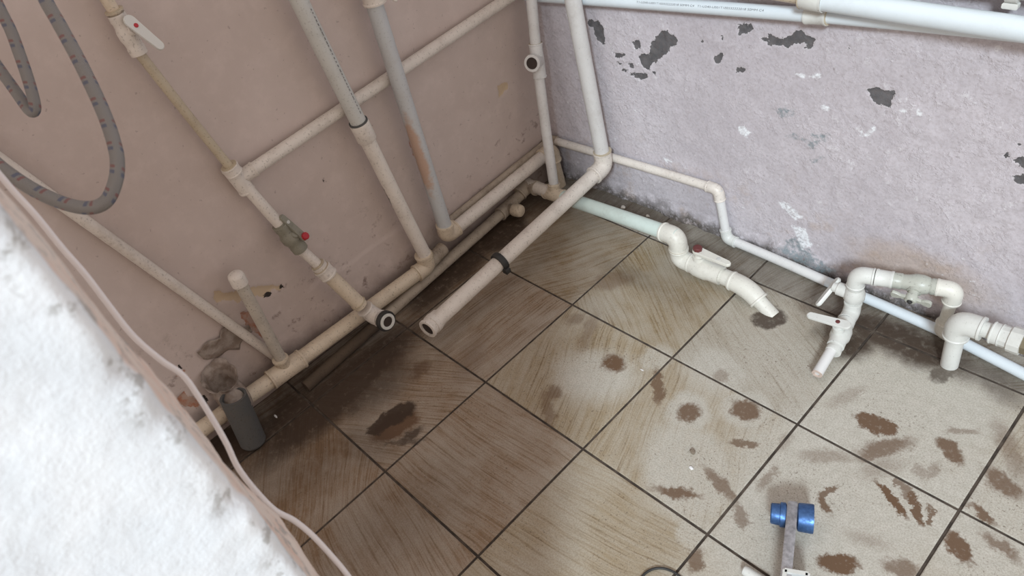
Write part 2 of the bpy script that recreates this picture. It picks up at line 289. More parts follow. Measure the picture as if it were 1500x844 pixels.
def ringmark(parent, p, d, r, mat, w=0.003, name='seal_ring'):
    p = V(p); d = V(d).normalized()
    return MB().lathe(p - d * w / 2, d, [(0, r * 0.95), (0, r * 1.05), (w, r * 1.05), (w, r * 0.95)], 28).build(name, mat, parent)
def elbow(parent, a, c, b, r, mat, L=None, name='elbow', Rf=1.22, tight=0.55):
    c = V(c); ua = (V(a) - c).normalized(); ub = (V(b) - c).normalized()
    L = L or r * 2.3; R = r * Rf; rs = []
    e = r * 0.22
    A = c + ua * L; k = L * tight
    rs += [(A, -ua, r * 0.9), (A, -ua, R * 1.04), (A - ua * e, -ua, R * 1.07), (A - ua * e * 1.5, -ua, R)]
    s0 = c + ua * k; s1 = c + ub * k
    for i in range(9):
        t = i / 8
        p = s0 * (1 - t) ** 2 + c * 2 * t * (1 - t) + s1 * t * t
        tg = (c - s0) * (1 - t) + (s1 - c) * t
        rs.append((p, tg, R * (1.0 + 0.03 * math.sin(math.pi * t))))
    B = c + ub * L
    rs += [(B - ub * e * 1.5, ub, R), (B - ub * e, ub, R * 1.07), (B, ub, R * 1.04), (B, ub, r * 0.9)]
    return MB().rings(rs, seg=28).build(name, mat, parent)
def tee(parent, c, ax, br, r, mat, L=None, Lb=None, rb=None, name='tee'):
    c = V(c); ax = V(ax).normalized(); br = V(br).normalized(); L = L or r * 2.2; Lb = Lb or r * 2.2; rb = rb or r
    R = r * 1.22; e = r * 0.22; Rb = rb * 1.22
    m = MB()
    m.lathe(c - ax * L, ax, [(0, r * .9), (0, R * 1.04), (e, R * 1.07), (e * 1.5, R), (2 * L - e * 1.5, R), (2 * L - e, R * 1.07), (2 * L, R * 1.04), (2 * L, r * .9)], 28)
    m.lathe(c, br, [(0, Rb * .9), (Lb - e * 1.5, Rb), (Lb - e, Rb * 1.07), (Lb, Rb * 1.04), (Lb, rb * .85)], 28)
    return m.build(name, mat, parent)
def capsule_poly(l0, l1, w0, w1, n=8):
    """lever outline: round around the pivot (width w0) narrowing to w1 at the far end"""
    o = []
    for i in range(n + 1):
        a = math.pi / 2 + math.pi * i / n
        o.append((l0 + math.cos(a) * w0 / 2, math.sin(a) * w0 / 2))
    for i in range(n + 1):
        a = -math.pi / 2 + math.pi * i / n
        o.append((l1 + math.cos(a) * w1 / 2, math.sin(a) * w1 / 2))
    return o
def lever(parent, pivot, d, nrm, length, w0, w1, th, mat, name='lever'):
    d = V(d).normalized(); nrm = V(nrm); nrm = (nrm - d * nrm.dot(d)).normalized(); sd = nrm.cross(d)
    return MB().prism(capsule_poly(0, length, w0, w1), V(pivot) - nrm * th / 2, d, sd, nrm, th, th * 0.22).build(name, mat, parent, 40)
def disc(parent, p, nrm, r, th, mat, name):
    nrm = V(nrm).normalized()
    return MB().lathe(V(p) - nrm * th * .5, nrm, [(0, r), (th * .7, r), (th, r * .8)], 20).build(name, mat, parent)

# ------------------------------------------------------------------ numpy noise and distance to outlines
def vnoise(x, y, seed=0):
    xi = np.floor(x); yi = np.floor(y); fx = x - xi; fy = y - yi
    fx = fx * fx * (3 - 2 * fx); fy = fy * fy * (3 - 2 * fy)
    def h(a, b):
        s = np.sin(a * 127.1 + b * 311.7 + seed * 74.7) * 43758.5453
        return s - np.floor(s)
    return (h(xi, yi) * (1 - fx) + h(xi + 1, yi) * fx) * (1 - fy) + (h(xi, yi + 1) * (1 - fx) + h(xi + 1, yi + 1) * fx) * fy
def fbm(x, y, sc, octv=4, seed=0, gain=0.5):
    v = 0; a = 1; t = 0
    for o in range(octv):
        v = v + a * (vnoise(x * sc, y * sc, seed + o) - .5); t += a; a *= gain; sc *= 2.03
    return v / t * 2
def sdf(px, py, polys):
    best = np.full(px.shape, -0.05)
    for P in polys:
        pts = np.array(P).reshape(-1, 2); n = len(pts)
        lo = pts.min(0) - .05; hi = pts.max(0) + .05
        m = (px > lo[0]) & (px < hi[0]) & (py > lo[1]) & (py < hi[1])
        if not m.any(): continue
        x = px[m]; y = py[m]; d = np.full(x.shape, 9.0); ins = np.zeros(x.shape, bool)
        for i in range(n):
            a = pts[i]; b = pts[(i + 1) % n]; e = b - a
            t = np.clip(((x - a[0]) * e[0] + (y - a[1]) * e[1]) / max(1e-12, e @ e), 0, 1)
            d = np.minimum(d, np.hypot(x - a[0] - t * e[0], y - a[1] - t * e[1]))
            c = ((a[1] > y) != (b[1] > y)) & (x < (b[0] - a[0]) * (y - a[1]) / (b[1] - a[1] + 1e-12) + a[0])
            ins ^= c
        best[m] = np.maximum(best[m], np.where(ins, d, -d))
    return best
def axis_grid(*segs):
    out = []
    for a, b, st in segs:
        out += list(np.linspace(a, b, max(1, int(round((b - a) / st))), endpoint=False))
    return np.array(out + [segs[-1][1]])
def sheet(name, U, W, fn, attrs, mat, parent=None, flip=False):
    uu, ww = np.meshgrid(U, W); co = fn(uu, ww)
    nx, ny = len(U), len(W)
    me = bpy.data.meshes.new(name)
    idx = np.arange(nx * ny).reshape(ny, nx)
    q = np.stack([idx[:-1, :-1], idx[:-1, 1:], idx[1:, 1:], idx[1:, :-1]], -1).reshape(-1, 4)
    if flip: q = q[:, ::-1]
    me.from_pydata(co.reshape(-1, 3).tolist(), [], q.tolist())
    for k, arr in attrs.items():
        at = me.attributes.new(k, 'FLOAT', 'POINT'); at.data.foreach_set('value', arr(uu, ww).reshape(-1).astype(np.float32))
    o = link(name, me, mat, parent, 0); me.shade_smooth()
    return o

# ------------------------------------------------------------------ setting: floor with single tiles
def tile_material(x0, x1, y0, y1, ang, film, tone):
    """glazed tile; carries only the stains that reach this tile"""
    k = NT('floor_tile_glaze')
    p = k.pos()
    pd = k.vmath('ADD', p, k.vmath('SCALE', k.vmath('SUBTRACT', k.noise(p, 26, 4, 0.7, col=True), (0.5, 0.5, 0.5)), scale=0.045))
    pdm = k.vmath('ADD', pd, k.vmath('SCALE', k.vmath('SUBTRACT', k.noise(p, 130, 2, 0.7, col=True), (0.5, 0.5, 0.5)), scale=0.016))
    def blobs(lst, vec):
        acc = None; src = vec
        for cx, cy, an, a, b, st, so in lst:
            r = max(a, b) * (1 + so) + 0.03
            if cx + r < x0 or cx - r > x1 or cy + r < y0 or cy - r > y1: continue
            if acc is not None:      # evaluate the marks one after another
                nd = k.n('ShaderNodeVectorMath', operation='MULTIPLY_ADD')
                k.put(nd.inputs[0], acc); nd.inputs[1].default_value = (1e-7, 1e-7, 1e-7); k.put(nd.inputs[2], src)
                vec = nd.outputs[0]
            l = k.vmath('LENGTH', k.vmath('MULTIPLY', k.mapping(vec, (cx, cy, 0), (0, 0, an), (a, b, 1), 'TEXTURE'), (1, 1, 0)))
            v = k.rng(l, 1 + so, 1 - so * .9, 0.0, st)
            acc = v if acc is None else k.math('MAXIMUM', acc, v)
        return 0.0 if acc is None else acc
    b_mud = blobs(mud, pdm); b_grime_shade = blobs(grime, pd); b_clean = blobs(clean, pd)
    fine = k.noise(p, 320, 2, 0.6); mid = k.noise(p, 50, 4, 0.7); big = k.noise(p, 6, 3, 0.6)
    pw = k.vmath('ADD', p, k.vmath('SCALE', k.vmath('SUBTRACT', k.noise(p, 3.5, 1, 0.4, col=True), (0.5, 0.5, 0.5)), scale=0.05))
    rt = k.mapping(pw, rot=(0, 0, -math.radians(ang)))
    sA = k.noise(k.mapping(rt, scale=(3.0, 60, 1)), 1.0, 3, 0.75)
    sB = k.noise(k.mapping(rt, scale=(9.0, 240, 1)), 1.0, 2, 0.6)
    streaks = k.math('ADD', k.math('MULTIPLY', k.rng(sA, 0.34, 0.66), 0.6), k.math('MULTIPLY', k.rng(sB, 0.35, 0.65), 0.4))
    base = k.mix(k.rng(mid, 0.3, 0.7), (0.465, 0.448, 0.395), (0.555, 0.54, 0.49))
    f = k.math('MULTIPLY', k.rng(streaks, 0.15, 0.9, 0.74, 0.98), k.rng(big, 0.3, 0.7, 0.70, 1.05))
    f = k.math('MULTIPLY', f, k.rng(mid, 0.25, 0.65, 0.78, 1.0))
    f = k.math('MULTIPLY', f, film)
    f = k.math('MULTIPLY', f, k.math('SUBTRACT', 1.0, k.math('MULTIPLY', b_clean, k.rng(mid, 0.25, 0.65, 0.98, 0.72))), clamp=True)
    col = k.mix(f, base, tone)
    ln = k.math('MULTIPLY', k.rng(sB, 0.50, 0.66), k.rng(sA, 0.42, 0.62))
    ln = k.math('MULTIPLY', k.math('MULTIPLY', ln, f), k.rng(k.noise(p, 240, 2, 0.6), 0.35, 0.6, 0.35, 0.9))
    col = k.mix(ln, col, (0.125, 0.082, 0.045))
    col = k.mix(k.rng(fine, 0.35, 0.62, 0.30, 0.0), col, (0.15, 0.105, 0.06))
    spk = k.math('MULTIPLY', k.rng(k.noise(p, 170, 3, 0.6), 0.60, 0.66), k.rng(big, 0.4, 0.65, 0.08, 0.7))
    col = k.mix(spk, col, (0.10, 0.065, 0.04))
    m2 = k.math('MULTIPLY', b_mud, k.rng(k.noise(p, 85, 3, 0.7), 0.28, 0.45, 0.7, 1.0))
    col = k.mix(k.math('MULTIPLY', m2, 1.08, clamp=True), col, (0.125, 0.072, 0.040))
    g2 = k.math('MULTIPLY', b_grime_shade, k.rng(mid, 0.25, 0.5, 0.72, 1.1), clamp=True)
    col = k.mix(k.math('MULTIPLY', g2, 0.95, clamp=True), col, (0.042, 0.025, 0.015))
    k.bump(fine, 0.09, 0.0015)
    return k.out(col, k.rng(k.math('ADD', f, m2), 0, 1, 0.40, 0.72), 0, 0.4)
# (column, row) of the tile: direction of the wiping marks, how much dried film lies on it, colour of the film and painted floor shade
TONE = (0.275, 0.198, 0.098)
BROWN = (0.225, 0.142, 0.080)  # brown film that also carries the darker tone of the shaded floor
WIPE = {(1, 1): (58, 1.05, (0.215, 0.148, 0.078)), (2, 1): (-34, 1.0, (0.245, 0.178, 0.09)), (3, 1): (-30, 0.8, (0.27, 0.225, 0.16)), (1, 2): (86, 0.95, BROWN), (2, 2): (114, 0.9, TONE), (3, 2): (112, 0.85, TONE),
        (1, 3): (30, 1.0, BROWN), (2, 3): (4, 0.98, BROWN), (3, 3): (10, 0.85, TONE), (1, 4): (-38, 1.15, BROWN), (2, 4): (-12, 1.05, BROWN), (3, 4): (0, 0.95, TONE),
        (0, 1): (85, 1.1, BROWN), (0, 2): (85, 1.15, BROWN), (0, 3): (85, 1.15, (0.10, 0.068, 0.045)), (0, 4): (85, 1.15, (0.11, 0.075, 0.05)), (4, 1): (20, 0.45, TONE), (4, 2): (20, 0.45, TONE), (4, 3): (20, 0.55, TONE), (5, 2): (10, 0.5, TONE)}  # darkest left-edge tones: dirt plus painted gloom beneath the low drain

k = NT('grout_dirty'); p = k.pos()
M['grout'] = k.out(k.mix(k.rng(k.noise(p, 40, 4), 0.35, 0.7), (0.035, 0.026, 0.02), (0.085, 0.065, 0.05)), 0.9)

fl = MB().prism([(XL - .05, -1.9), (2.3, -1.9), (2.3, YR + .05), (XL - .05, YR + .05)], (0, 0, -0.06), (1, 0, 0), (0, 1, 0), (0, 0, 1), 0.0575).build('floor', M['grout'], None, 0)
fl['kind'] = 'structure'
T = 0.33; G = 0.0028
tile_cache = {}
def tile(x0, x1, y0, y1, ci, rj):
    w, h = round(x1 - x0 - 2 * G, 4), round(y1 - y0 - 2 * G, 4)
    if (w, h) not in tile_cache:
        m = MB(); bv = 0.0012
        lv = [(-0.008, 0), (-bv, 0), (-bv * .3, bv * .6), (0, bv * 1.6)]
        for z, i in lv:
            m.v += [V((-w/2 + i, -h/2 + i, z)), V((w/2 - i, -h/2 + i, z)), V((w/2 - i, h/2 - i, z)), V((-w/2 + i, h/2 - i, z))]
        for a in range(3):
            for i in range(4):
                j = (i + 1) % 4; m.f.append((a*4+i, a*4+j, a*4+4+j, a*4+4+i))
        m.f.append((12, 13, 14, 15)); m.f.append((3, 2, 1, 0))
        me = m.mesh('tile'); me.materials.append(None); tile_cache[(w, h)] = me
    o = bpy.data.objects.new('tile', tile_cache[(w, h)]); COL.objects.link(o); o.parent = fl
    an, fm, tn = WIPE.get((ci, rj), (random.uniform(0, 180), 0.7 if rj else 1.0, TONE if rj else (0.17, 0.145, 0.115)))
    o.material_slots[0].link = 'OBJECT'; o.material_slots[0].material = tile_material(x0, x1, y0, y1, an, fm, tn)
    o.location = ((x0 + x1) / 2, (y0 + y1) / 2, random.uniform(-0.0005, 0.0003))
    o.rotation_euler = (random.uniform(-.001, .001), random.uniform(-.001, .001), 0)
xsn = [XL + .002] + [i * T for i in range(0, 7)] + [2.28]
ysn = [YR - .002, T, 0, -T, -2 * T, -3 * T, -4 * T, -5 * T]
for i in range(len(xsn) - 1):
    for j in range(len(ysn) - 1):
        tile(xsn[i], xsn[i + 1], ysn[j + 1], ysn[j], i, j)

# ------------------------------------------------------------------ setting: walls
def wall_mat(name, c0, c1, right):
    k = NT(name); p = k.pos()
    big = k.noise(p, 3.2, 4, 0.6); mid = k.noise(p, 22, 6, 0.65); fine = k.noise(p, 140, 4, 0.65)
    zz = k.n('ShaderNodeSeparateXYZ'); k.put(zz.inputs[0], p); z = zz.outputs[2]
    c = k.mix(k.rng(big, 0.3, 0.7), c0, c1)
    c = k.mix(k.math('MULTIPLY', k.rng(mid, 0.45, 0.7), 0.25), c, tuple(v * 1.18 for v in c1))
    c = k.mix(k.math('MULTIPLY', k.rng(k.noise(p, 95, 2), 0.69, 0.74), 0.3), c, (0.14, 0.11, 0.10))
    wob = k.math('MULTIPLY', k.math('SUBTRACT', mid, 0.5), 0.16)
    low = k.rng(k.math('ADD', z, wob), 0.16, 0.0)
    nz = k.math('ADD', k.math('MULTIPLY', k.math('SUBTRACT', k.noise(p, 150, 4, 0.7), 0.5), 0.008), k.math('MULTIPLY', k.math('SUBTRACT', k.noise(p, 52, 3, 0.7), 0.5), 0.022))
    def mask(a, w=0.0006): return k.rng(k.math('ADD', k.attr(a), nz), -w, w)
    if right:
        stn = k.rng(k.noise(p, 9, 5, 0.7), 0.52, 0.66)
        c = k.mix(k.math('MULTIPLY', k.math('MULTIPLY', stn, 0.45), k.rng(z, 0.35, 0.05)), c, (0.42, 0.31, 0.235))
        # warm damp stain behind the valve group
        r = k.vmath('LENGTH', k.mapping(p, (1.02, YR, 0.11), (0, 0, 0), (0.16, 1, 0.07), 'TEXTURE'))
        c = k.mix(k.rng(k.math('ADD', r, k.math('MULTIPLY', mid, 0.8)), 0.9, 1.7, 0.5, 0), c, (0.45, 0.32, 0.22))
        c = k.mix(k.math('MULTIPLY', k.rng(k.noise(p, 48, 5, 0.75), 0.60, 0.68), k.rng(big, 0.35, 0.6, 0.2, 0.8)), c, (0.74, 0.73, 0.75))
        mold = k.math('MULTIPLY', k.rng(k.math('ADD', z, k.math('MULTIPLY', k.math('SUBTRACT', k.noise(p, 30, 5, 0.7), 0.5), 0.14)), 0.055, 0.008), k.rng(k.noise(p, 60, 4, .7), 0.3, 0.55, 0.35, 0.95))
        c = k.mix(mold, c, (0.075, 0.065, 0.055))
        t = mask('teal', 0.004); c = k.mix(k.math('MULTIPLY', t, k.rng(k.noise(p, 75, 4, .7), 0.35, 0.6, 0.05, 0.85)), c, (0.20, 0.245, 0.265))
        w = mask('pale', 0.003); c = k.mix(k.math('MULTIPLY', w, k.rng(fine, 0.3, 0.6, 0.3, 0.95)), c, (0.80, 0.82, 0.85))
        pe = mask('peel')
        inner = k.mix(k.rng(k.noise(p, 70, 4), 0.3, 0.7), (0.085, 0.083, 0.088), (0.135, 0.13, 0.135))
        rim = k.rng(k.math('ABSOLUTE', k.math('ADD', k.attr('peel'), nz)), 0.0022, 0.0004)
        c = k.mix(k.math('MULTIPLY', rim, 0.35), c, (0.72, 0.70, 0.70))
        c = k.mix(pe, c, inner)
        c = k.mix(k.rng(fine, 0.34, 0.58, 0.22, 0.0), c, (0.24, 0.20, 0.19))
        h = k.math('ADD', k.math('MULTIPLY', mid, 0.9), k.math('MULTIPLY', fine, 0.35))
        h = k.math('SUBTRACT', h, k.math('MULTIPLY', pe, 0.9)); h = k.math('ADD', h, k.math('MULTIPLY', k.rng(k.noise(p, 24, 5, 0.7), 0.47, 0.57), 0.30))
        k.bump(k.math('MULTIPLY', h, k.rng(big, 0.35, 0.65, 0.45, 1.0)), 0.6, 0.005)
    else:
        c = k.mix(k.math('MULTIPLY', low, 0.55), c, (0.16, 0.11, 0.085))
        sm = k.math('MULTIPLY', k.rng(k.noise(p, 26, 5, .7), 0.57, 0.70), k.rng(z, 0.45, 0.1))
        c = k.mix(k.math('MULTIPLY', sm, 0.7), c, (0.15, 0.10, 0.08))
        y = mask('yellow', 0.001); c = k.mix(k.math('MULTIPLY', y, 0.85), c, (0.54, 0.42, 0.28))
        b = mask('brick', 0.001); c = k.mix(b, c, k.mix(k.rng(k.noise(p, 60, 3), .35, .6), (0.42, 0.19, 0.12), (0.45, 0.32, 0.26)))
        d = mask('dark', 0.001); c = k.mix(d, c, (0.035, 0.028, 0.025))  # dark chips, and the shade inside the wall hole painted black
        h = k.math('ADD', k.math('MULTIPLY', k.noise(p, 9, 4), 0.8), k.math('MULTIPLY', fine, 0.22))
        for m_ in (y, b, d): h = k.math('SUBTRACT', h, k.math('MULTIPLY', m_, 0.25))
        k.bump(h, 0.35, 0.004)
    return k.out(c, 0.8, 0, 0.25)
M['wall_r'] = wall_mat('lilac_plaster_paint', (0.485, 0.448, 0.478), (0.56, 0.522, 0.553), True)
M['wall_l'] = wall_mat('pinkish_wall_paint', (0.52, 0.438, 0.402), (0.575, 0.492, 0.458), False)

U = axis_grid((XL - .03, 1.45, 0.005), (1.45, 2.3, 0.05)); W = axis_grid((-0.02, 0.86, 0.005), (0.86, 2.5, 0.06))
def fr(u, w):
    pe = sdf(u, w, R_dark)
    d = 0.0022 * fbm(u, w, 7, 4, 3) + 0.0012 * fbm(u, w, 40, 3, 9) * (1 + 0.6 * np.clip(fbm(u, w, 3, 2, 5), -1, 1))
    d = d - 0.0015 * np.clip((pe + .001) / .003, 0, 1)
    lump = np.clip(1 - (w / 0.05), 0, 1) * 0.010 * (1 + fbm(u, w, 22, 3, 13))      # mortar fillet at the foot
    return np.stack([u, YR - d - lump, w], -1)
wr = sheet('wall_right', U, W, fr, {'peel': lambda u, w: sdf(u, w, R_dark), 'teal': lambda u, w: sdf(u, w, R_teal), 'pale': lambda u, w: sdf(u, w, R_pale)}, M['wall_r'])
wr['kind'] = 'structure'
U = axis_grid((-2.6, -1.0, 0.06), (-1.0, YR + .03, 0.006)); W = axis_grid((-0.02, 1.15, 0.006), (1.15, 2.5, 0.06))
def flw(u, w):
    d = 0.0025 * fbm(u, w, 4, 3, 21) + 0.0006 * fbm(u, w, 30, 2, 29)
    zl = 0.205 + 0.012 * fbm(u, w * 0, 9, 3, 33)
    step = np.clip((zl - w) / 0.004, 0, 1) * np.clip((u + .52) / .06, 0, 1) * np.clip((-.08 - u) / .06, 0, 1)
    dk = sdf(u, w, L_dark[3:4])
    hole = -0.05 * np.clip((dk + .004) / .012, 0, 1)
    rec = -0.003 * np.clip((np.maximum(sdf(u, w, L_yellow), sdf(u, w, L_brick)) + .001) / .004, 0, 1)
    return np.stack([XL + d + 0.003 * step + hole + rec, u, w], -1)
wl = sheet('wall_left', U, W, flw, {'yellow': lambda u, w: sdf(u, w, L_yellow), 'brick': lambda u, w: sdf(u, w, L_brick), 'dark': lambda u, w: sdf(u, w, L_dark)}, M['wall_l'])
wl['kind'] = 'structure'

# partition stub: rough plaster end wall that the view looks past
k = NT('white_rough_plaster'); p = k.pos()
zz = k.n('ShaderNodeSeparateXYZ'); k.put(zz.inputs[0], p)
rev = k.rng(zz.outputs[0], XE - 0.008, XE - 0.016)
c = k.mix(k.rng(k.noise(p, 20, 4), .35, .7), (0.70, 0.745, 0.79), (0.78, 0.82, 0.86))
c = k.mix(rev, c, k.mix(k.rng(k.noise(p, 30, 4), .4, .7), (0.74, 0.66, 0.60), (0.72, 0.56, 0.48)))  # beige reveal, its colour lightened to include bounce light
ed = k.math('MULTIPLY', k.rng(zz.outputs[1], -0.955, -0.936), k.rng(k.noise(p, 48, 4, .7), 0.53, 0.63))
c = k.mix(k.math('MULTIPLY', ed, 0.75), c, (0.36, 0.36, 0.35))
k.bump(k.math('ADD', k.noise(p, 60, 5, .6), k.math('MULTIPLY', k.noise(p, 300, 3), .3)), 0.6, 0.003)
M['plaster'] = k.out(c, 0.9, 0, 0.2)
prof = []      # (x, y, nx, ny)
for y in axis_grid((-2.6, -1.0, 0.1), (-1.0, -0.93, 0.01)): prof.append((0.97, y, -1, 0))
for t in np.linspace(0, 1, 22): prof.append((0.97 + t * 0.108, -0.9215 - 0.006 * t, 0.08, 1))
for a in np.linspace(80, 10, 6): prof.append((XE - .010 + .010 * math.cos(math.radians(a)), -0.9385 + .011 * math.sin(math.radians(a)), math.cos(math.radians(a)), math.sin(math.radians(a))))
for y in axis_grid((0.9395, 1.55, 0.005), (1.55, 2.6, 0.1)): prof.append((XE, -y, 1, 0))
prof = np.array(prof); Wp = axis_grid((0, 0.55, 0.05), (0.55, 1.5, 0.006), (1.5, 2.7, 0.1))
arc = np.concatenate([[0], np.cumsum(np.hypot(np.diff(prof[:, 0]), np.diff(prof[:, 1])))])
def fp(u, w):
    i = u.astype(int); P = prof[i]; s = arc[i]
    d = 0.0022 * fbm(s, w, 14, 3, 41) + 0.0010 * fbm(s, w, 70, 3, 47)
    isrev = (P[..., 3] > .98)
    # uneven far edge of the reveal: a broken lump of mortar low down
    far = np.clip((1.07 - P[..., 0]) / .09, 0, 1) * isrev
    d = d + far * (0.0025 * fbm(s * 0, w, 18, 3, 55) + 0.006 * np.clip(1 - np.abs(w - 0.86) / 0.07, 0, 1))
    corner = np.exp(-((P[..., 0] - XE) ** 2 + (P[..., 1] + .93) ** 2) / .012 ** 2)
    d = d - corner * 0.006 * np.clip(fbm(s * 0, w, 26, 3, 61) - .1, 0, 1) * 2
    return np.stack([P[..., 0] + P[..., 2] * d, P[..., 1] + P[..., 3] * d - 0.008*np.clip((w-1.1)/.3,-1,1)*0, w], -1)
wp = sheet('wall_front', np.arange(len(prof)).astype(float), Wp, fp, {}, M['plaster'])
wp['kind'] = 'structure'

# ------------------------------------------------------------------ pipes on the left wall
def valve_body(parent, a, b, r, mat, bulge=1.45, name='valve_body'):
    a, b = V(a), V(b); L = (b - a).length; R = r * 1.28
    prof = [(0, r * .9), (0, R), (L * .16, R * 1.03), (L * .2, R * .95), (L * .32, R), (L * .42, r * bulge), (L * .58, r * bulge), (L * .68, R), (L * .8, R * .95), (L * .84, R * 1.03), (L, R), (L, r * .9)]
    return MB().lathe(a, b - a, prof, 28).build(name, mat, parent, 40)

# A: supply riser with two ball valves
t = thing('water_pipe', 'thin yellowed supply riser with red-dot lever valve, grey valve and branch along left wall', 'pipe')
A0 = V((-0.100, -0.576, 1.16)); A1 = V((-0.100, -0.569, 1.005)); A2 = V((-0.100, -0.568, 0.925)); A3 = V((-0.105, -0.5205, 0.632)); A4 = V((-0.105, -0.509, 0.556))
pipe(t, A0, A1, 0.0115, M['beige'])
ringmark(t, A1 + V((0, 0, .006)), A1 - A0, 0.0165, M['olive'], 0.004)
valve_body(t, A1, A2, 0.0130, M['white'])
vm = (A1 + A2) / 2
MB().lathe(vm, (0.8, 0.25, 0.35), [(0, 0.010), (0.024, 0.009), (0.028, 0.008)], 18).build('valve_stem', M['white'], t)
lp = vm + V((0.8, 0.25, 0.35)).normalized() * 0.031 + V((0, 0, .014))
lv_ = lever(t, lp, (0.03, 0.035, -0.09), (0.8, 0.2, 0.42), 0.062, 0.023, 0.017, 0.006, M['cleanwhite'])
disc(lv_, lp + V((0.03, 0.035, -0.09)).normalized() * 0.012 + V((0.8, 0.2, 0.42)).normalized() * 0.0035, (0.8, 0.2, 0.42), 0.0042, 0.002, M['red'], 'red_dot')
pipe(t, A2, A3, 0.0100, M['olive'])
dA = (A4 - A3).normalized()
ringmark(t, A3, dA, 0.0175, M['olive'], 0.003)
coupling(t, A3, A3 + dA * .022, 0.0155, M['white'], 'reducer')
tc = (A3 + A4) / 2 - V((.006, 0, .004))
HB = V((-0.1165, 0.40, 0.627))
HD = (HB - V((-0.1125, -0.47, 0.597))).normalized()
tee(t, tc, dA, HD, 0.0155, M['white'], 0.036, 0.044, 0.0145)
pipe(t, tc + HD * .03, HB, 0.0155, M['white'])
A5 = V((-0.090, -0.486, 0.447)); A6 = V((-0.082, -0.471, 0.360))
pipe(t, A4 + V((0, 0, .01)), A5, 0.0140, M['white'])
ringmark(t, A5, A5 - A4, 0.0155, M['greyvalve'], 0.004)
valve_body(t, A5, A6, 0.0155, M['greyvalve'], 1.55)
vm = (A5 + A6) / 2
nv = V((0.75, 0.35, 0.5)).normalized()
MB().lathe(vm, nv, [(0, 0.012), (0.022, 0.011), (0.026, 0.009)], 18).build('valve_stem', M['greyvalve'], t)
lp = vm + nv * 0.030 + V((0.0, 0.012, -.022))
ld = V((-0.020, -0.022, 0.075))
lv_ = lever(t, lp, ld, nv, 0.072, 0.019, 0.015, 0.007, M['greyvalve'])
MB().lathe(lp + nv * .002, nv, [(0, .0095), (.009, .0095), (.011, .0075)], 8).build('red_knob', M['red'], lv_)
disc(lv_, lp + ld.normalized() * .055 + nv * .0036, nv, .005, .001, M['grey'], 'lever_rivet')
A7 = V((-0.062, -0.452, 0.293)); A8 = V((-0.030, -0.4125, 0.142)); A9 = V((-0.020, -0.396, 0.096)); A10 = V((0.040, -0.391, 0.104))
dA = (A8 - A7).normalized()
pipe(t, A6, A7, 0.0135, M['white'])
ringmark(t, A7 - dA * .014, dA, 0.0175, M['olive'], 0.003); ringmark(t, A7, dA, 0.0205, M['olive'], 0.003)
coupling(t, A7 - dA * .012, A7 + dA * .001, 0.0155, M['white'], 'union_nut')
coupling(t, A7, A7 + dA * .030, 0.0185, M['white'], 'union')
pipe(t, A7 + dA * .02, A8, 0.0195, M['beige'])
ringmark(t, A8 - dA * .012, dA, 0.021, M['olive'], 0.003)
elbow(t, A8, A9, A10, 0.0185, M['white'], 0.036)
dE = (A10 - A9).normalized()
pipe(t, A9 + dE * .03, A10 - dE * .006, 0.0185, M['white'], 'outlet_neck')
MB().lathe(A10 - dE * .012, dE, [(0, .018), (0, .0275), (.010, .0285), (.013, .027), (.013, .0225), (.009, .022)], 30, (True, True)).build('rubber_seal', M['darkrubber'], t)
MB().lathe(A10 - dE * .012, dE, [(.006, .021), (.015, .0225), (.017, .0215), (.017, .0150), (.0145, .0140)], 30, (False, False)).build('outlet_rim', M['cleanwhite'], t)
MB().lathe(A10 - dE * .006, dE, [(0, .0149), (.0088, .0149)], 24).build('dark_bore_plug', M['bore_shade'], t)

# B: grey and white riser feeding the low drain along the left wall
t = thing('drain_pipe', 'wide riser, grey above and white below its coupling, joining low yellowed drain with capped stub', 'pipe')
B0 = V((-0.070, -0.240, 1.06)); B1 = V((-0.073, -0.202, 0.572)); B2 = V((-0.080, -0.157, 0.098))
pipe(t, B0, B1, 0.0200, M['grey'])
dB = (B2 - B1).normalized()
ringmark(t, B1 - dB * .002, dB, 0.0228, M['sleeve'], 0.004)
coupling(t, B1, B1 + dB * .052, 0.0200, M['white'], lip=False)
pipe(t, B1 + dB * .045, B2, 0.0195, M['whitemark'])
LD0 = V((-0.084, -0.166, 0.066)); LD1 = V((-0.084, -0.652, 0.077)); LD2 = V((-0.086, -1.02, 0.094))
elbow(t, B1, V((-0.083, -0.158, 0.066)), LD1, 0.0205, M['beige'], 0.046)
pipe(t, LD0, (-0.096, -0.085, 0.072), 0.0205, M['filthy'])
ringmark(t, B2, dB, 0.0225, M['olive'], 0.003)
pipe(t, LD0 - V((0, .02, 0)), LD1, 0.0215, M['beige'])
tee(t, LD1, LD2 - LD1, (0.02, 0.01, 1), 0.0215, M['beige'], 0.050, 0.044, 0.0165)
pipe(t, LD1, LD2, 0.0215, M['beige'])
S0 = LD1 + V((0.0, 0.002, 0.040)); S1 = V((-0.078, -0.638, 0.40))
pipe(t, S0, S1, 0.0150, M['stub'], 'stub_pipe')
ds = (S1 - S0).normalized()
MB().lathe(S1 - ds * .022, ds, [(0, .014), (0, .0195), (.024, .0198), (.030, .018), (.034, .013), (.0355, .0)], 26, (True, False)).build('end_cap', M['white'], t)
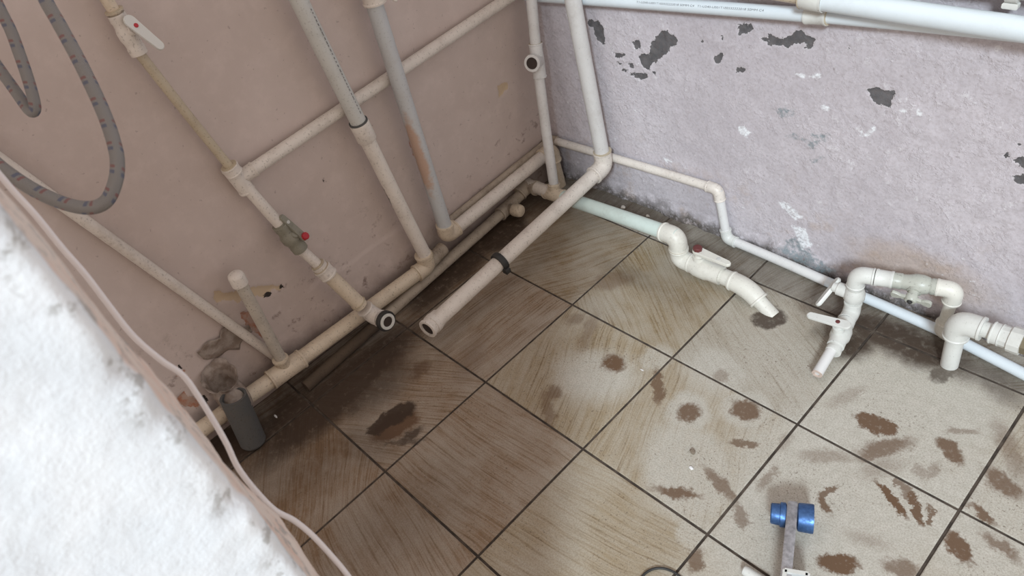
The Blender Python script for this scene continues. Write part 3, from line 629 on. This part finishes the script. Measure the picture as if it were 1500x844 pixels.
# printed marks along the grey upper half
mk = MB(); dg = (B1 - B0).normalized(); toC = (V((1.458, -.928, 1.405)) - B1); sd = dg.cross(toC).normalized(); fr_ = sd.cross(dg).normalized()
if fr_.dot(toC) < 0: fr_ = -fr_
rdir = (fr_ * .80 + V((0, 1, 0)) * .60); rdir = (rdir - dg * rdir.dot(dg)).normalized(); td = dg.cross(rdir)
sx = 0.03
while sx < 0.30:
    ln_ = random.uniform(.002, .008)
    cpt = B1 - dg * sx + rdir * 0.0201
    mk.box(cpt, dg, td, rdir, ln_, 0.0016, 0.0006)
    sx += ln_ + random.uniform(.002, .006)
mk.build('printed_marking', M['ink'], t, 0)

# C: second grey riser with elbow to the corner
t = thing('drain_pipe', 'bluish grey riser with orange rust streak, turning at elbow towards the corner', 'pipe')
C0 = V((-0.073, -0.051, 0.95)); C00 = V((-0.073, -0.052, 0.808)); C1 = V((-0.075, -0.068, 0.150)); C2 = V((-0.079, -0.071, 0.117)); C3 = V((-0.080, 0.385, 0.139)); C4 = V((-0.078, 0.392, -0.01))
pipe(t, C0, C1, 0.0205, M['rusty'])
coupling(t, C00 + V((0, 0, -.004)), C0, 0.0215, M['white'])
lever(t, C00 + V((0.035, 0.022, .06)), (0.010, 0.012, -.1), (.8, -.2, .5), 0.062, 0.015, 0.012, 0.009, M['white'], 'valve_lever')
elbow(t, C1, C2, C3, 0.0205, M['beige'], 0.042)
pipe(t, C2 + V((0, .025, 0)), C3, 0.0200, M['white'])
elbow(t, C2, C3, C4, 0.0200, M['beige'], 0.042)
pipe(t, C3 + V((0, 0, -.03)), C4, 0.0200, M['beige'])

# D: small pipe round the corner and along the back wall
t = thing('water_pipe', 'slender pipe following both walls, dropping at elbows and running along the back skirting', 'pipe')
D0 = V((-0.1205, -0.020, 0.119)); D1 = V((-0.1185, 0.4245, 0.142)); D2 = V((0.505, 0.4265, 0.171)); D3 = V((0.532, 0.4225, 0.016)); D4 = V((0.83, 0.410, 0.014)); D5 = V((1.10, 0.397, 0.014)); D6 = V((1.50, 0.335, 0.014))
RD = 0.0125
pipe(t, D0, D1, RD, M['filthy']); elbow(t, D0, D1, D2, RD, M['filthy'], 0.028)
pipe(t, D1, D2, RD, M['white']); elbow(t, D1, D2, D3, RD, M['white'], 0.033)
pipe(t, D2, D3, RD, M['riserwhite']); elbow(t, D2, D3, D4, RD, M['cleanwhite'], 0.030)
pipe(t, D3, D4, RD, M['riserwhite']); pipe(t, D4, D5, RD, M['bluewhite']); pipe(t, D5, D6, RD, M['bluewhite'])

# E: diagonal pipe low on the left wall
t = thing('water_pipe', 'plain pale pipe slanting down the left wall behind the hanging hose', 'pipe')
pipe(t, (-0.1195, -0.930, 1.04), (-0.1195, -0.652, 0.102), 0.0125, M['white'])

# F: corner riser, floor-level supply, lever valve and the bend into the floor
t = thing('water_pipe', 'corner riser with dark-mouthed side tee feeding pale green floor pipe, lever valve and floor bend', 'pipe')
F0 = V((-0.048, 0.418, 0.76)); F1 = V((-0.036, 0.362, 0.455)); F2 = V((0.004, 0.297, 0.092))
pipe(t, F0, F1, 0.0150, M['riserwhite'])
dF = (F2 - F1).normalized()
pipe(t, F1, F2, 0.0150, M['riserwhite'])
fc = V((-0.036, 0.365, 0.462))
brd = V((0.35, -0.85, 0.28)).normalized()
ringmark(t, fc - dF * .047, dF, .0185, M['olive'], .003)
tee(t, fc, dF, brd, 0.0155, M['riserwhite'], 0.048, 0.040, 0.0185)
MB().lathe(fc + brd * .0395, brd, [(0, .0165), (.0015, .0160)], 24).build('dark_bore_plug', M['bore_shade'], t)  # flat dark disc on the closed branch, painted as its shaded mouth
F3 = V((0.010, 0.288, 0.062)); F4 = V((-0.105, 0.284, 0.062)); F5 = V((0.485, 0.269, 0.113)); F6 = V((0.487, 0.270, 0.036))
tee(t, F3, F5 - F3, F2 - F3, 0.0185, M['beige'], 0.040, 0.034, 0.0155)
pipe(t, F4, F3, 0.0200, M['white'])
pipe(t, F3, F5, 0.0205, M['green'])
elbow(t, F3, F5, F6, 0.0205, M['cream'], 0.048)
F7 = V((0.560, 0.272, 0.036)); F8 = V((0.645, 0.273, 0.036)); F9 = V((0.705, 0.270, 0.036)); F10 = V((0.776, 0.257, -0.012))
elbow(t, F5, F6, F7, 0.0205, M['cream'], 0.040)
ringmark(t, (F5 + F6) / 2 - V((0, 0, .001)), (0, 0, 1), .0252, M['olive'], .002)
MB().lathe(F6 + V((.030, 0, 0)), (1, 0.015, 0), [(0, .018), (0, .0245), (.018, .0255), (.028, .0285), (.058, .0285), (.070, .0255), (.100, .0250), (.100, .019), (.108, .019), (.108, .0215), (.128, .0215)], 30).build('valve_body', M['cream'], t, 40)
vs_ = V((0.548, 0.272, 0.06))
MB().lathe(vs_, (0, .12, 1), [(0, .016), (.010, .016), (.010, .012), (.022, .011)], 20).build('valve_stem', M['cream'], t)
lp = vs_ + V((-.004, .002, .026)); ld = V((0.085, 0.004, -.006)); nv = V((.05, .05, 1))
lv_ = lever(t, lp, ld, nv, 0.088, 0.027, 0.016, 0.010, M['cream'])
MB().lathe(lp + V((0, 0, .004)), nv, [(0, .0125), (.008, .0125), (.010, .010)], 8).build('red_cap', M['darkred'], lv_)
disc(lv_, lp + ld.normalized() * .062 + V((0, 0, .0048)), nv, .006, .0012, M['grey'], 'lever_stud')
elbow(t, F6, F9 - V((.012, 0, 0)), F10, 0.0200, M['cream'], 0.046, tight=.8)
pipe(t, F9 - V((.012, 0, 0)), F10, 0.0185, M['cream'], 'floor_spigot')

# G: dirty pipe on the floor under the others, with capped side stub
t = thing('waste_pipe', 'grime-caked floor pipe beneath the others with small capped side stub', 'pipe')
G0 = V((-0.108, 0.284, 0.050)); G1 = V((-0.110, 0.185, 0.031)); G2 = V((-0.074, -0.36, 0.019)); G3 = V((-0.054, -0.64, 0.014))
elbow(t, G1, G0 + V((0, .002, .008)), G0 + V((.1, 0, .01)), 0.0190, M['filthy'], 0.042)
pipe(t, G0, G1, 0.0180, M['filthy']); tee(t, G1, G2 - G1, (1, 0.10, 0.12), 0.0175, M['filthy'], 0.034, 0.036, 0.0145)
pipe(t, G1, G2, 0.0165, M['filthy']); pipe(t, G2, G3, 0.0165, M['caked'])
MB().lathe(G1 + V((.030, .003, .004)), (1, .10, .12), [(0, .012), (0, .0195), (.004, .0205), (.022, .0205), (.030, .018), (.034, .012), (.035, 0)], 26, (True, False)).build('end_cap', M['beige'], t)

# H: riser and open outlet pipe running across the floor
t = thing('drain_pipe', 'white riser by the corner whose long open outlet runs over the floor through black clamp', 'pipe')
H0 = V((0.110, 0.388, 0.80)); H1 = V((0.140, 0.388, 0.150)); H2 = V((0.122, -0.319, 0.070))
pipe(t, H0, H1, 0.0215, M['riserwhite'])
elbow(t, H0, H1, H2, 0.0215, M['white'], 0.050)
hd = (H2 - H1).normalized()
ringmark(t, H1 + V((0, 0, .050)), (0, 0, 1), .0255, M['olive'], .0025)
pipe(t, H1 + hd * .03, H2 + hd * -.02, 0.0220, M['white'])
hd2 = (hd + V((.22, 0, .16))).normalized()
MB().lathe(H2 - hd2 * .040, hd2, [(0, .021), (0, .0245), (.012, .0255), (.020, .0275), (.034, .0275), (.034, .0255), (.044, .0255), (.046, .0275), (.052, .0275), (.053, .026), (.053, .0195), (.030, .0190)], 32, (True, False)).build('outlet_socket', M['white'], t)
MB().lathe(H2 - hd2 * .012, hd2, [(0, .0190), (.0205, .0192)], 24).build('dark_bore_plug', M['bore_shade'], t)  # nearly flush dark plug in place of the shaded interior
hk = H1.lerp(H2, 0.625)
cl_ = MB().lathe(hk - hd * .009, hd, [(0, .022), (0, .0275), (.004, .0292), (.014, .0292), (.018, .0275), (.018, .022)], 32).build('pipe_clamp', M['darkrubber'], t)
MB().box(hk + V((.026, -.004, -.016)), (1, 0, 0), hd, (0, 0, 1), .016, .016, .018, .003).build('clamp_lug', M['darkrubber'], cl_, 40)

# ------------------------------------------------------------------ valve group by the back wall
t = thing('valve_manifold', 'valve group by the back wall: two white lever valves and one metal butterfly valve', 'valve')
E1 = V((0.934, 0.332, 0.153)); E2 = V((1.120, 0.386, 0.157)); EF = V((0.934, 0.329, 0.040)); E2F = V((1.113, 0.386, 0.026))
elbow(t, EF, E1, E2, 0.0150, M['cleanwhite'], 0.036, Rf=1.26)
dx = (E2 - E1).normalized()
pipe(t, E1, E1 + dx * .082, 0.0130, M['cleanwhite'])
coupling(t, E1 + dx * .038, E1 + dx * .074, 0.0150, M['cleanwhite'])
MB().lathe(E1 + dx * .072, dx, [(0, .012), (0, .0175), (.018, .0180), (.020, .0165), (.032, .018), (.045, .022), (.060, .022), (.072, .0185), (.074, .0165), (.078, .0185), (.098, .018), (.098, .012)], 8 * 3).build('metal_valve_body', M['nickel'], t, 40)
vm = E1 + dx * .122; nb = V((0.12, -0.94, -0.30)).normalized()
MB().lathe(vm, nb, [(0, .015), (.022, .015), (.023, .011), (.036, .010)], 20).build('valve_stem', M['nickel'], t)
hp = vm + nb * .040
bh = thing('butterfly_handle', '', '') if False else None
bx_ = V((1, .10, -0.02)); bx_ = (bx_ - nb * bx_.dot(nb)).normalized()
up_ = nb.cross(bx_).normalized()
m = MB()
m.lathe(hp - nb * .008, nb, [(0, .0125), (.012, .0125), (.015, .010), (.015, .006), (.010, .005)], 22)
wing = [(0.006, -.0065), (.020, -.0045), (.028, -.0095), (.038, -.0105), (.041, -.006), (.041, .006), (.038, .0105), (.028, .0095), (.020, .0045), (.006, .0065)]
m.prism(wing, hp - nb * .004, bx_, up_, nb, .007, .0012)
m.prism([(-x, -y) for x, y in wing], hp - nb * .004, bx_, up_, nb, .007, .0012)
m.build('butterfly_handle', M['nickel'], t, 40)
MB().lathe(hp + nb * .006, nb, [(0, .0052), (.004, .0052), (.005, .004)], 6).build('handle_nut', M['darkrubber'], t)
elbow(t, E1, E2, E2F, 0.0145, M['cream'], 0.036, Rf=1.28)
pipe(t, E2, E2F, 0.0125, M['cream'])
elbow(t, E2, E2F, E2F + V((.1, -.012, 0)), 0.0125, M['cream'], 0.030, Rf=1.3)
# upright valve with side lever
pipe(t, E1, EF, 0.0145, M['cleanwhite'])
MB().lathe(E1 - V((0, 0, .030)), (0, 0, -1), [(0, .014), (0, .0185), (.010, .0185), (.014, .0175), (.020, .0205), (.030, .0235), (.044, .0235), (.052, .019), (.056, .0185), (.072, .0185), (.072, .014)], 28).build('valve_body', M['cleanwhite'], t, 40)
MB().lathe((0.928, 0.331, 0.089), (-1, -.05, .04), [(0, .0155), (.032, .0155), (.033, .012), (.044, .011)], 22).build('valve_stem', M['cleanwhite'], t)
lever(t, (0.884, 0.345, 0.094), (-0.013, -0.052, -0.036), (-.85, -.25, .62), 0.064, 0.021, 0.017, 0.009, M['cleanwhite'])
# foot elbow and outlet valve with top lever
O1 = V((0.936, 0.326, 0.036)); O2 = V((0.943, 0.262, 0.038)); O3 = V((0.956, 0.198, 0.034)); O4 = V((0.962, 0.128, 0.024))
elbow(t, E1, O1, O2, 0.0150, M['cleanwhite'], 0.034, Rf=1.26)
do = (O4 - O2).normalized()
MB().lathe(O2 + V((-.002, .030, 0)), O3 - O2, [(0, .014), (0, .019), (.012, .0195), (.018, .018), (.030, .0225), (.052, .0225), (.062, .019), (.080, .019), (.080, .0155), (.090, .0155), (.090, .0175), (.098, .0175), (.098, .012)], 28).build('valve_body', M['cleanwhite'], t, 40)
MB().lathe((0.947, 0.243, 0.045), (0, -.05, 1), [(0, .0135), (.022, .0135), (.023, .010), (.032, .009)], 20).build('valve_stem', M['cleanwhite'], t)
lp = V((0.962, 0.243, 0.080)); ld = V((-.09, -.020, .002))
lv_ = lever(t, lp, ld, (0, -.08, 1), 0.078, 0.022, 0.016, 0.008, M['cleanwhite'])
disc(lv_, lp + ld.normalized() * .018 + V((0, 0, .0045)), (0, -.08, 1), .005, .002, M['darkred'], 'red_dot')
pipe(t, O3, O4, 0.0118, M['riserwhite'], 'outlet_pipe')
MB().lathe(O4, do, [(-.001, .0118), (.002, .0115), (.002, .006), (-.004, .005)], 22, (False, True)).build('outlet_rim', M['copper'], t)

# floor drop with unions to the right
t = thing('drop_pipe', 'thick white elbow pipe dropping into the tiles, screwed nut union at the right frame edge', 'pipe')
K0 = V((1.161, 0.326, -0.01)); K1 = V((1.157, 0.326, 0.135)); K2 = V((1.50, 0.326, 0.158))
pipe(t, K0, K1, 0.0180, M['cleanwhite'])
elbow(t, K0, K1, K2, 0.0200, M['cleanwhite'], 0.046)
dk_ = (K2 - K1).normalized()
pipe(t, K1, K2, 0.0165, M['cleanwhite'])
coupling(t, K1 + dk_ * .062, K1 + dk_ * .080, 0.0180, M['cleanwhite'])
MB().lathe(K1 + dk_ * .078, dk_, [(0, .017), (0, .0225), (.018, .0235), (.018, .027), (.040, .0275), (.040, .02)], 12).build('union_nut', M['cleanwhite'], t, 20)
MB().lathe(K1 + dk_ * .118, dk_, [(0, .019), (0, .0225), (.03, .0225), (.03, .019)], 6).build('brass_nut', M['brass'], t, 20)

# ------------------------------------------------------------------ pipes high on the back wall
t = thing('water_pipe', 'lower of the bluish white pipes high on the back wall, with faint printed lettering', 'pipe')
Q0 = V((-0.10, 0.428, 0.612)); Q1 = V((0.735, 0.4275, 0.686)); Q2 = V((1.14, 0.4285, 0.712))
pipe(t, Q0, Q1, 0.0145, M['bluewhite']); pipe(t, Q1, Q2, 0.0135, M['bluewhite']); pipe(t, Q2, (1.8, 0.4285, 0.688), 0.0135, M['bluewhite'])
dq = (Q1 - Q0).normalized()
coupling(t, Q1 - dq * .010, Q1 + dq * .036, 0.0142, M['cleanwhite'])
ringmark(t, Q1 + dq * .036, dq, .0165, M['olive'], .002)
# printed text wrapped on the front of the pipe
cu = bpy.data.curves.new('print_text', 'FONT'); cu.body = 'T1-U240-U001T1E0332222018 50MM C4   T1-U240-U001T1E0332222018 50MM C4'; cu.size = 0.0062
to = bpy.data.objects.new('print_tmp', cu); COL.objects.link(to)
bpy.context.view_layer.update()
dg_ = bpy.context.evaluated_depsgraph_get()
tm = bpy.data.meshes.new_from_object(to.evaluated_get(dg_))
bpy.data.objects.remove(to)
wtx = max(v.co.x for v in tm.vertices)
upq = V((0, -.62, .785)); upq = (upq - dq * upq.dot(dq)).normalized(); nq = dq.cross(upq)   # circumferential frame
fwd = V((0, -1, 0)); fwd = (fwd - dq * fwd.dot(dq)).normalized(); upv = V((0, 0, 1)); upv = (upv - dq * upv.dot(dq)).normalized()
L0 = 0.40
for v in tm.vertices:
    s_ = v.co.x / wtx * 0.34; a = math.radians(28) + v.co.y / 0.0146
    cpt = Q0 + dq * (L0 + s_) + (fwd * math.cos(a) + upv * math.sin(a)) * 0.01475
    v.co = cpt
tm.update()
link('printed_lettering', tm, M['ink'], t, 0)
t = thing('water_pipe', 'thickest bluish white pipe high on the back wall, running out at the right', 'pipe')
Q3 = V((0.30, 0.408, 0.7335)); Q4 = V((0.742, 0.400, 0.7345)); Q5 = V((1.8, 0.400, 0.7275))
pipe(t, Q3, Q4, 0.0150, M['beige']); pipe(t, Q4, Q5, 0.0205, M['bluewhite'])
dq = (Q5 - Q4).normalized()
coupling(t, Q4 - dq * .012, Q4 + dq * .034, 0.0185, M['cleanwhite'], lip=False); ringmark(t, Q4 + dq * .032, dq, .0222, M['cleanwhite'], .004); ringmark(t, Q4 - dq * .012, dq, .022, M['olive'], .002)
t = thing('water_pipe', 'greyish pipe at the top right edge, held by white clip', 'pipe')
pipe(t, (0.80, 0.424, 0.783), (1.8, 0.424, 0.800), 0.0185, M['grey'])
m = MB(); cc = V((1.085, 0.424, 0.788))
m.lathe(cc - V((.009, 0, 0)), (1, 0, 0.017), [(0, .0190), (0, .0235), (.018, .0235), (.018, .019)], 24)
m.box(cc + V((0, -.008, -.026)), (1, 0, 0), (0, 1, 0), (0, 0, 1), .024, .012, .010, .002)
m.box(cc + V((0, .012, -.012)), (1, 0, 0), (0, 1, 0), (0, 0, 1), .026, .018, .016, .002)
m.build('pipe_clip', M['cleanwhite'], t)

# ------------------------------------------------------------------ sleeve, film, hoses, cable
t = thing('rubber_sleeve', 'dark grey rubber sleeve standing on the floor against the low drain pipe', 'sleeve')
s0 = V((-0.016, -0.828, 0.004)); s1 = V((-0.028, -0.802, 0.160)); d_ = (s1 - s0).normalized(); L = (s1 - s0).length
pr = [(0, .024), (.003, .029), (.010, .0325)]
n = 26
for i in range(n): pr += [(.012 + (L - .02) * i / n, .0325), (.012 + (L - .02) * (i + .5) / n, .0318)]
pr += [(L, .0325), (L, .027), (L - .03, .026)]
MB().lathe(s0, d_, pr, 28).build('sleeve', M['sleeve'], t, 50)

k = NT('crumpled_film'); p = k.pos()
k.b.inputs['Transmission Weight'].default_value = 0.25; k.b.inputs['Alpha'].default_value = 0.85
k.bump(k.noise(p, 90, 4, .7), 0.8, 0.004)
M['film'] = k.out(k.mix(k.rng(k.noise(p, 45, 4), .35, .65), (0.30, 0.235, 0.19), (0.48, 0.41, 0.36)), 0.32)
# torn film bag: wrinkled funnel from the hole in the wall to the mouth of the sleeve
c_ = [V((-0.090, -0.796, 0.188)), V((-0.090, -0.796, 0.176)), V((-0.088, -0.797, 0.162)), V((-0.080, -0.798, 0.146)), V((-0.066, -0.800, 0.132)), V((-0.048, -0.802, 0.122)), V((-0.032, -0.804, 0.112))]
tg_ = [(-.45, .1, -1), (-.3, .05, -1), (.1, 0, -1), (.4, 0, -1), (.7, 0, -.8), (.7, -.1, -.8), (.3, -.1, -1)]
rr = [.044, .038, .033, .036, .037, .036, .0345]
rs = []
m = MB(); seg = 56
for c0, t_, r0 in zip(c_, tg_, rr): rs.append((c0, V(t_), r0))
m.rings(rs, (False, False), seg)
for i, v in enumerate(m.v):
    nn = mnoise.noise_vector(v * 38) * 0.009 + mnoise.noise_vector(v * 95) * 0.004
    f_ = 1.0 if (i // seg) < 5 else 0.25
    m.v[i] = v + nn * f_
    m.v[i].x = max(m.v[i].x, XL + .006)
fo = m.build('torn_film', M['film'], None, 0)
fo.data.shade_smooth()
md = fo.modifiers.new('thickness', 'SOLIDIFY'); md.thickness = 0.0006
tagit(fo, 'crumpled torn plastic film bunched over the mouth of the rubber sleeve', 'film')
# loose flap of film lying on the wall
m = MB(); nx, ny = 14, 9
for j in range(ny):
    for i in range(nx):
        y_ = -0.80 + i * .0105; hh = 0.010 + 0.030 * math.sin(math.pi * (i + .6) / nx) * (0.75 + 0.6 * mnoise.noise(V((i * .55, 4.2, 1.7)))); z_ = 0.238 + (j / (ny - 1) - .5) * hh * 2 - i * .0016 + 0.006 * mnoise.noise(V((i * .7, 1.3, 8.1)))
        q = V((-0.125, y_, z_)); w_ = mnoise.noise(q * 45)
        m.v.append(V((XL + .007 + .005 * abs(w_), y_ + .004 * w_, z_ + .007 * mnoise.noise(q * 60 + V((3, 1, 2))))))
for j in range(ny - 1):
    for i in range(nx - 1): a = j * nx + i; m.f.append((a, a + 1, a + nx + 1, a + nx))
fo2 = m.build('film_flap', M['film'], fo, 0); fo2.data.shade_smooth()
md = fo2.modifiers.new('thickness', 'SOLIDIFY'); md.thickness = 0.0005

k = NT('braided_hose')
uvn = k.n('ShaderNodeUVMap'); uvn.uv_map = 'UVMap'
sp = k.n('ShaderNodeSeparateXYZ'); k.put(sp.inputs[0], uvn.outputs[0]); u_, v_ = sp.outputs[0], sp.outputs[1]
def wv(sgn):
    a = k.math('ADD', k.math('MULTIPLY', u_, 2 * math.pi * 12), k.math('MULTIPLY', v_, sgn * 2 * math.pi * 260))
    return k.math('ABSOLUTE', k.math('SINE', a))
br = k.math('MULTIPLY', wv(1), wv(-1))
c = k.mix(k.rng(br, 0.05, 0.6), (0.13, 0.125, 0.12), (0.34, 0.33, 0.32))
ph = k.math('FRACT', k.math('ADD', k.math('DIVIDE', v_, 0.027), k.math('MULTIPLY', u_, 0.35)))
ub = k.rng(k.math('SINE', k.math('MULTIPLY', u_, 2 * math.pi * 3)), -0.3, 0.0)
redm = k.math('MULTIPLY', k.math('MULTIPLY', k.rng(ph, 0.0, 0.03), k.rng(ph, 0.15, 0.12)), ub)
blum = k.math('MULTIPLY', k.math('MULTIPLY', k.rng(ph, 0.22, 0.25), k.rng(ph, 0.40, 0.37)), ub)
c = k.mix(k.math('MULTIPLY', redm, 0.6), c, (0.23, 0.045, 0.045)); c = k.mix(k.math('MULTIPLY', blum, 0.6), c, (0.05, 0.075, 0.17))
k.bump(br, 0.5, 0.001)
M['hose'] = k.out(c, 0.42, 0.35)
tagit(flex(None, 'braided_hose', hose1, 0.0072, M['hose']), 'short sharply kinked loop of grey braided hose at the top left corner', 'hose', 'braided hoses')
tagit(flex(None, 'braided_hose', hose2, 0.0076, M['hose']), 'long hanging U-shaped loop of grey braided hose with red and blue marks', 'hose', 'braided hoses')
tagit(flex(None, 'electric_cable', cable, 0.0027, M['cable'], 12), 'thin white cable hanging down beside the rough white wall edge', 'cable')

# ------------------------------------------------------------------ tool, cord, rod, debris
t = thing('pipe_welding_iron', 'welding tool with two blue sockets on grey metal blade at the bottom edge', 'tool')
bu = V((.874, .487, 0)).normalized(); bv = V((.44, -.90, 0)).normalized(); zc = 0.040
bc = V((1.1035, -0.2185, zc))
pl = [(-.022, -.017), (-.014, -.021), (.14, -.021), (.30, -.016), (.30, .016), (.14, .021), (-.014, .021), (-.022, .017)]
MB().prism(pl, bc - bu * .0095, bv, V((0, 0, 1)), bu, .019, .003).build('blade', M['alu'], t, 30)
MB().lathe(bc + bu * .0095, bu, [(0, .0225), (.002, .0262), (.006, .0268), (.026, .0275), (.029, .0270), (.029, .0205), (.006, .019)], 36).build('socket', M['blue'], t)
MB().lathe(bc - bu * .0095, -bu, [(0, .0205), (.002, .0235), (.011, .0235), (.012, .0205), (.027, .0195), (.029, .0175), (.029, .014), (.010, .013)], 36).build('spigot', M['blue'], t)
hb = bc + bv * .150
m = MB()
for s_ in (-1, 1): m.box(hb + bu * (.019 * s_ + .016) + V((0, 0, -.012)), bu, bv, (0, 0, 1), .008, .060, .075, .002)
m.box(hb + bu * .016 - bv * .027 + V((0, 0, -.012)), bu, bv, (0, 0, 1), .042, .008, .075, .002)
m.build('stand_bracket', M['cleanwhite'], t, 30)
MB().box(hb + bu * .016 + bv * .01 + V((0, 0, .002)), bu, bv, (0, 0, 1), .028, .05, .03, .003).build('bracket_insert', M['blue'], t, 30)
MB().lathe(bc + bv * .30, bv, [(0, .017), (.02, .022), (.12, .021), (.13, .017), (.13, 0)], 24, (True, False)).build('handle', M['sleeve'], t)
MB().prism([(-.05, -.03), (.05, -.03), (.05, .03), (-.05, .03)], bc + bv * .33 + V((0, 0, -zc + .001)), bu, bv, (0, 0, 1), .034, .004).build('foot', M['sleeve'], t, 30)

r0 = V((1.0825, -0.3525, 0.0098)); r1 = V((1.136, -0.349, 0.0098)); dr = (r1 - r0).normalized()
o = MB().lathe(r0, dr, [(0, .0), (0.0008, .005), (.004, .0085), (.009, .0095), ((r1 - r0).length, .0095), ((r1 - r0).length, .006), ((r1 - r0).length - .02, .006)], 24, (False, True)).build('plastic_rod', M['cleanwhite'], None)
tagit(o, 'round-ended white plastic rod on the floor left of the blue welding tool', 'rod')
lp_ = []
for i in range(-4, 30):
    a = math.radians(-150 - i * 14); rad = .0495 + .004 * math.sin(i * .5)
    lp_.append((1.0 + rad * math.cos(a) + max(0, i - 22) * .012, -0.481 + rad * math.sin(a) - max(0, i - 22) * .012, .003 + (.004 if i > 20 else 0)))
tagit(flex(None, 'power_cord', lp_, 0.0024, M['darkrubber'], 10, 4), 'black cord looped on the tiles at the bottom edge', 'cord')

def chip(name, x, y, s, mat, label, cat, seed, flat=.35):
    rnd = random.Random(seed); m = MB(); n = 7
    for lv, (z, f) in enumerate(((0.0002, .8), (s * flat * .5, 1.0), (s * flat, .6))):
        for i in range(n):
            a = 2 * math.pi * i / n; r = s * f * (0.7 + .5 * random.Random(seed * 31 + i).random())
            m.v.append(V((x + r * math.cos(a), y + r * math.sin(a) * (.75 if flat > .5 else .35), z)))
    for lv in range(2):
        for i in range(n): j = (i + 1) % n; m.f.append((lv*n+i, lv*n+j, lv*n+n+j, lv*n+n+i))
    m.f.append(tuple(range(2*n, 3*n))); m.f.append(tuple(reversed(range(n))))
    return tagit(m.build(name, mat, None, 25), label, cat)
M['stone'] = plastic('pebble_dark', (0.20, 0.16, 0.12), .6, (0.04, .03, .02), .7)
M['mortar'] = plastic('mortar_crumb', (0.52, 0.49, 0.44), .4, rough=.85)
M['paintchip'] = plastic('paint_flake', (0.74, 0.74, 0.74), .1, rough=.7)
chip('pebble', 0.858, -0.1926, .0085, M['stone'], 'dark round pebble on the light tile between mud marks, above a pale crumb', 'pebble', 1, .9)
chip('mortar_crumb', 0.877, -0.227, .006, M['paintchip'], 'small pale crumb lying just below the dark pebble', 'crumb', 2, .6)
chip('paint_flake', -0.050, -0.745, .009, M['paintchip'], 'pale paint sliver in the dark dirt beside the grey sleeve', 'flake', 3, .25)
chip('paint_flake', 0.625, -0.0737, .005, M['paintchip'], 'tiny white flake right of the round mud spot', 'flake', 4, .3)
cr = [(1.158, 0.140), (0.42, 0.405), (0.45, 0.415)]
chip('mortar_crumb', 0.18, 0.40, .010, M['mortar'], 'lump of mortar by the wall foot behind the pale green pipe, nearest the corner', 'crumb', 6, .6)
chip('mortar_crumb', 0.27, 0.405, .007, M['mortar'], 'small mortar lump by the wall foot behind the middle of the green pipe', 'crumb', 7, .6)
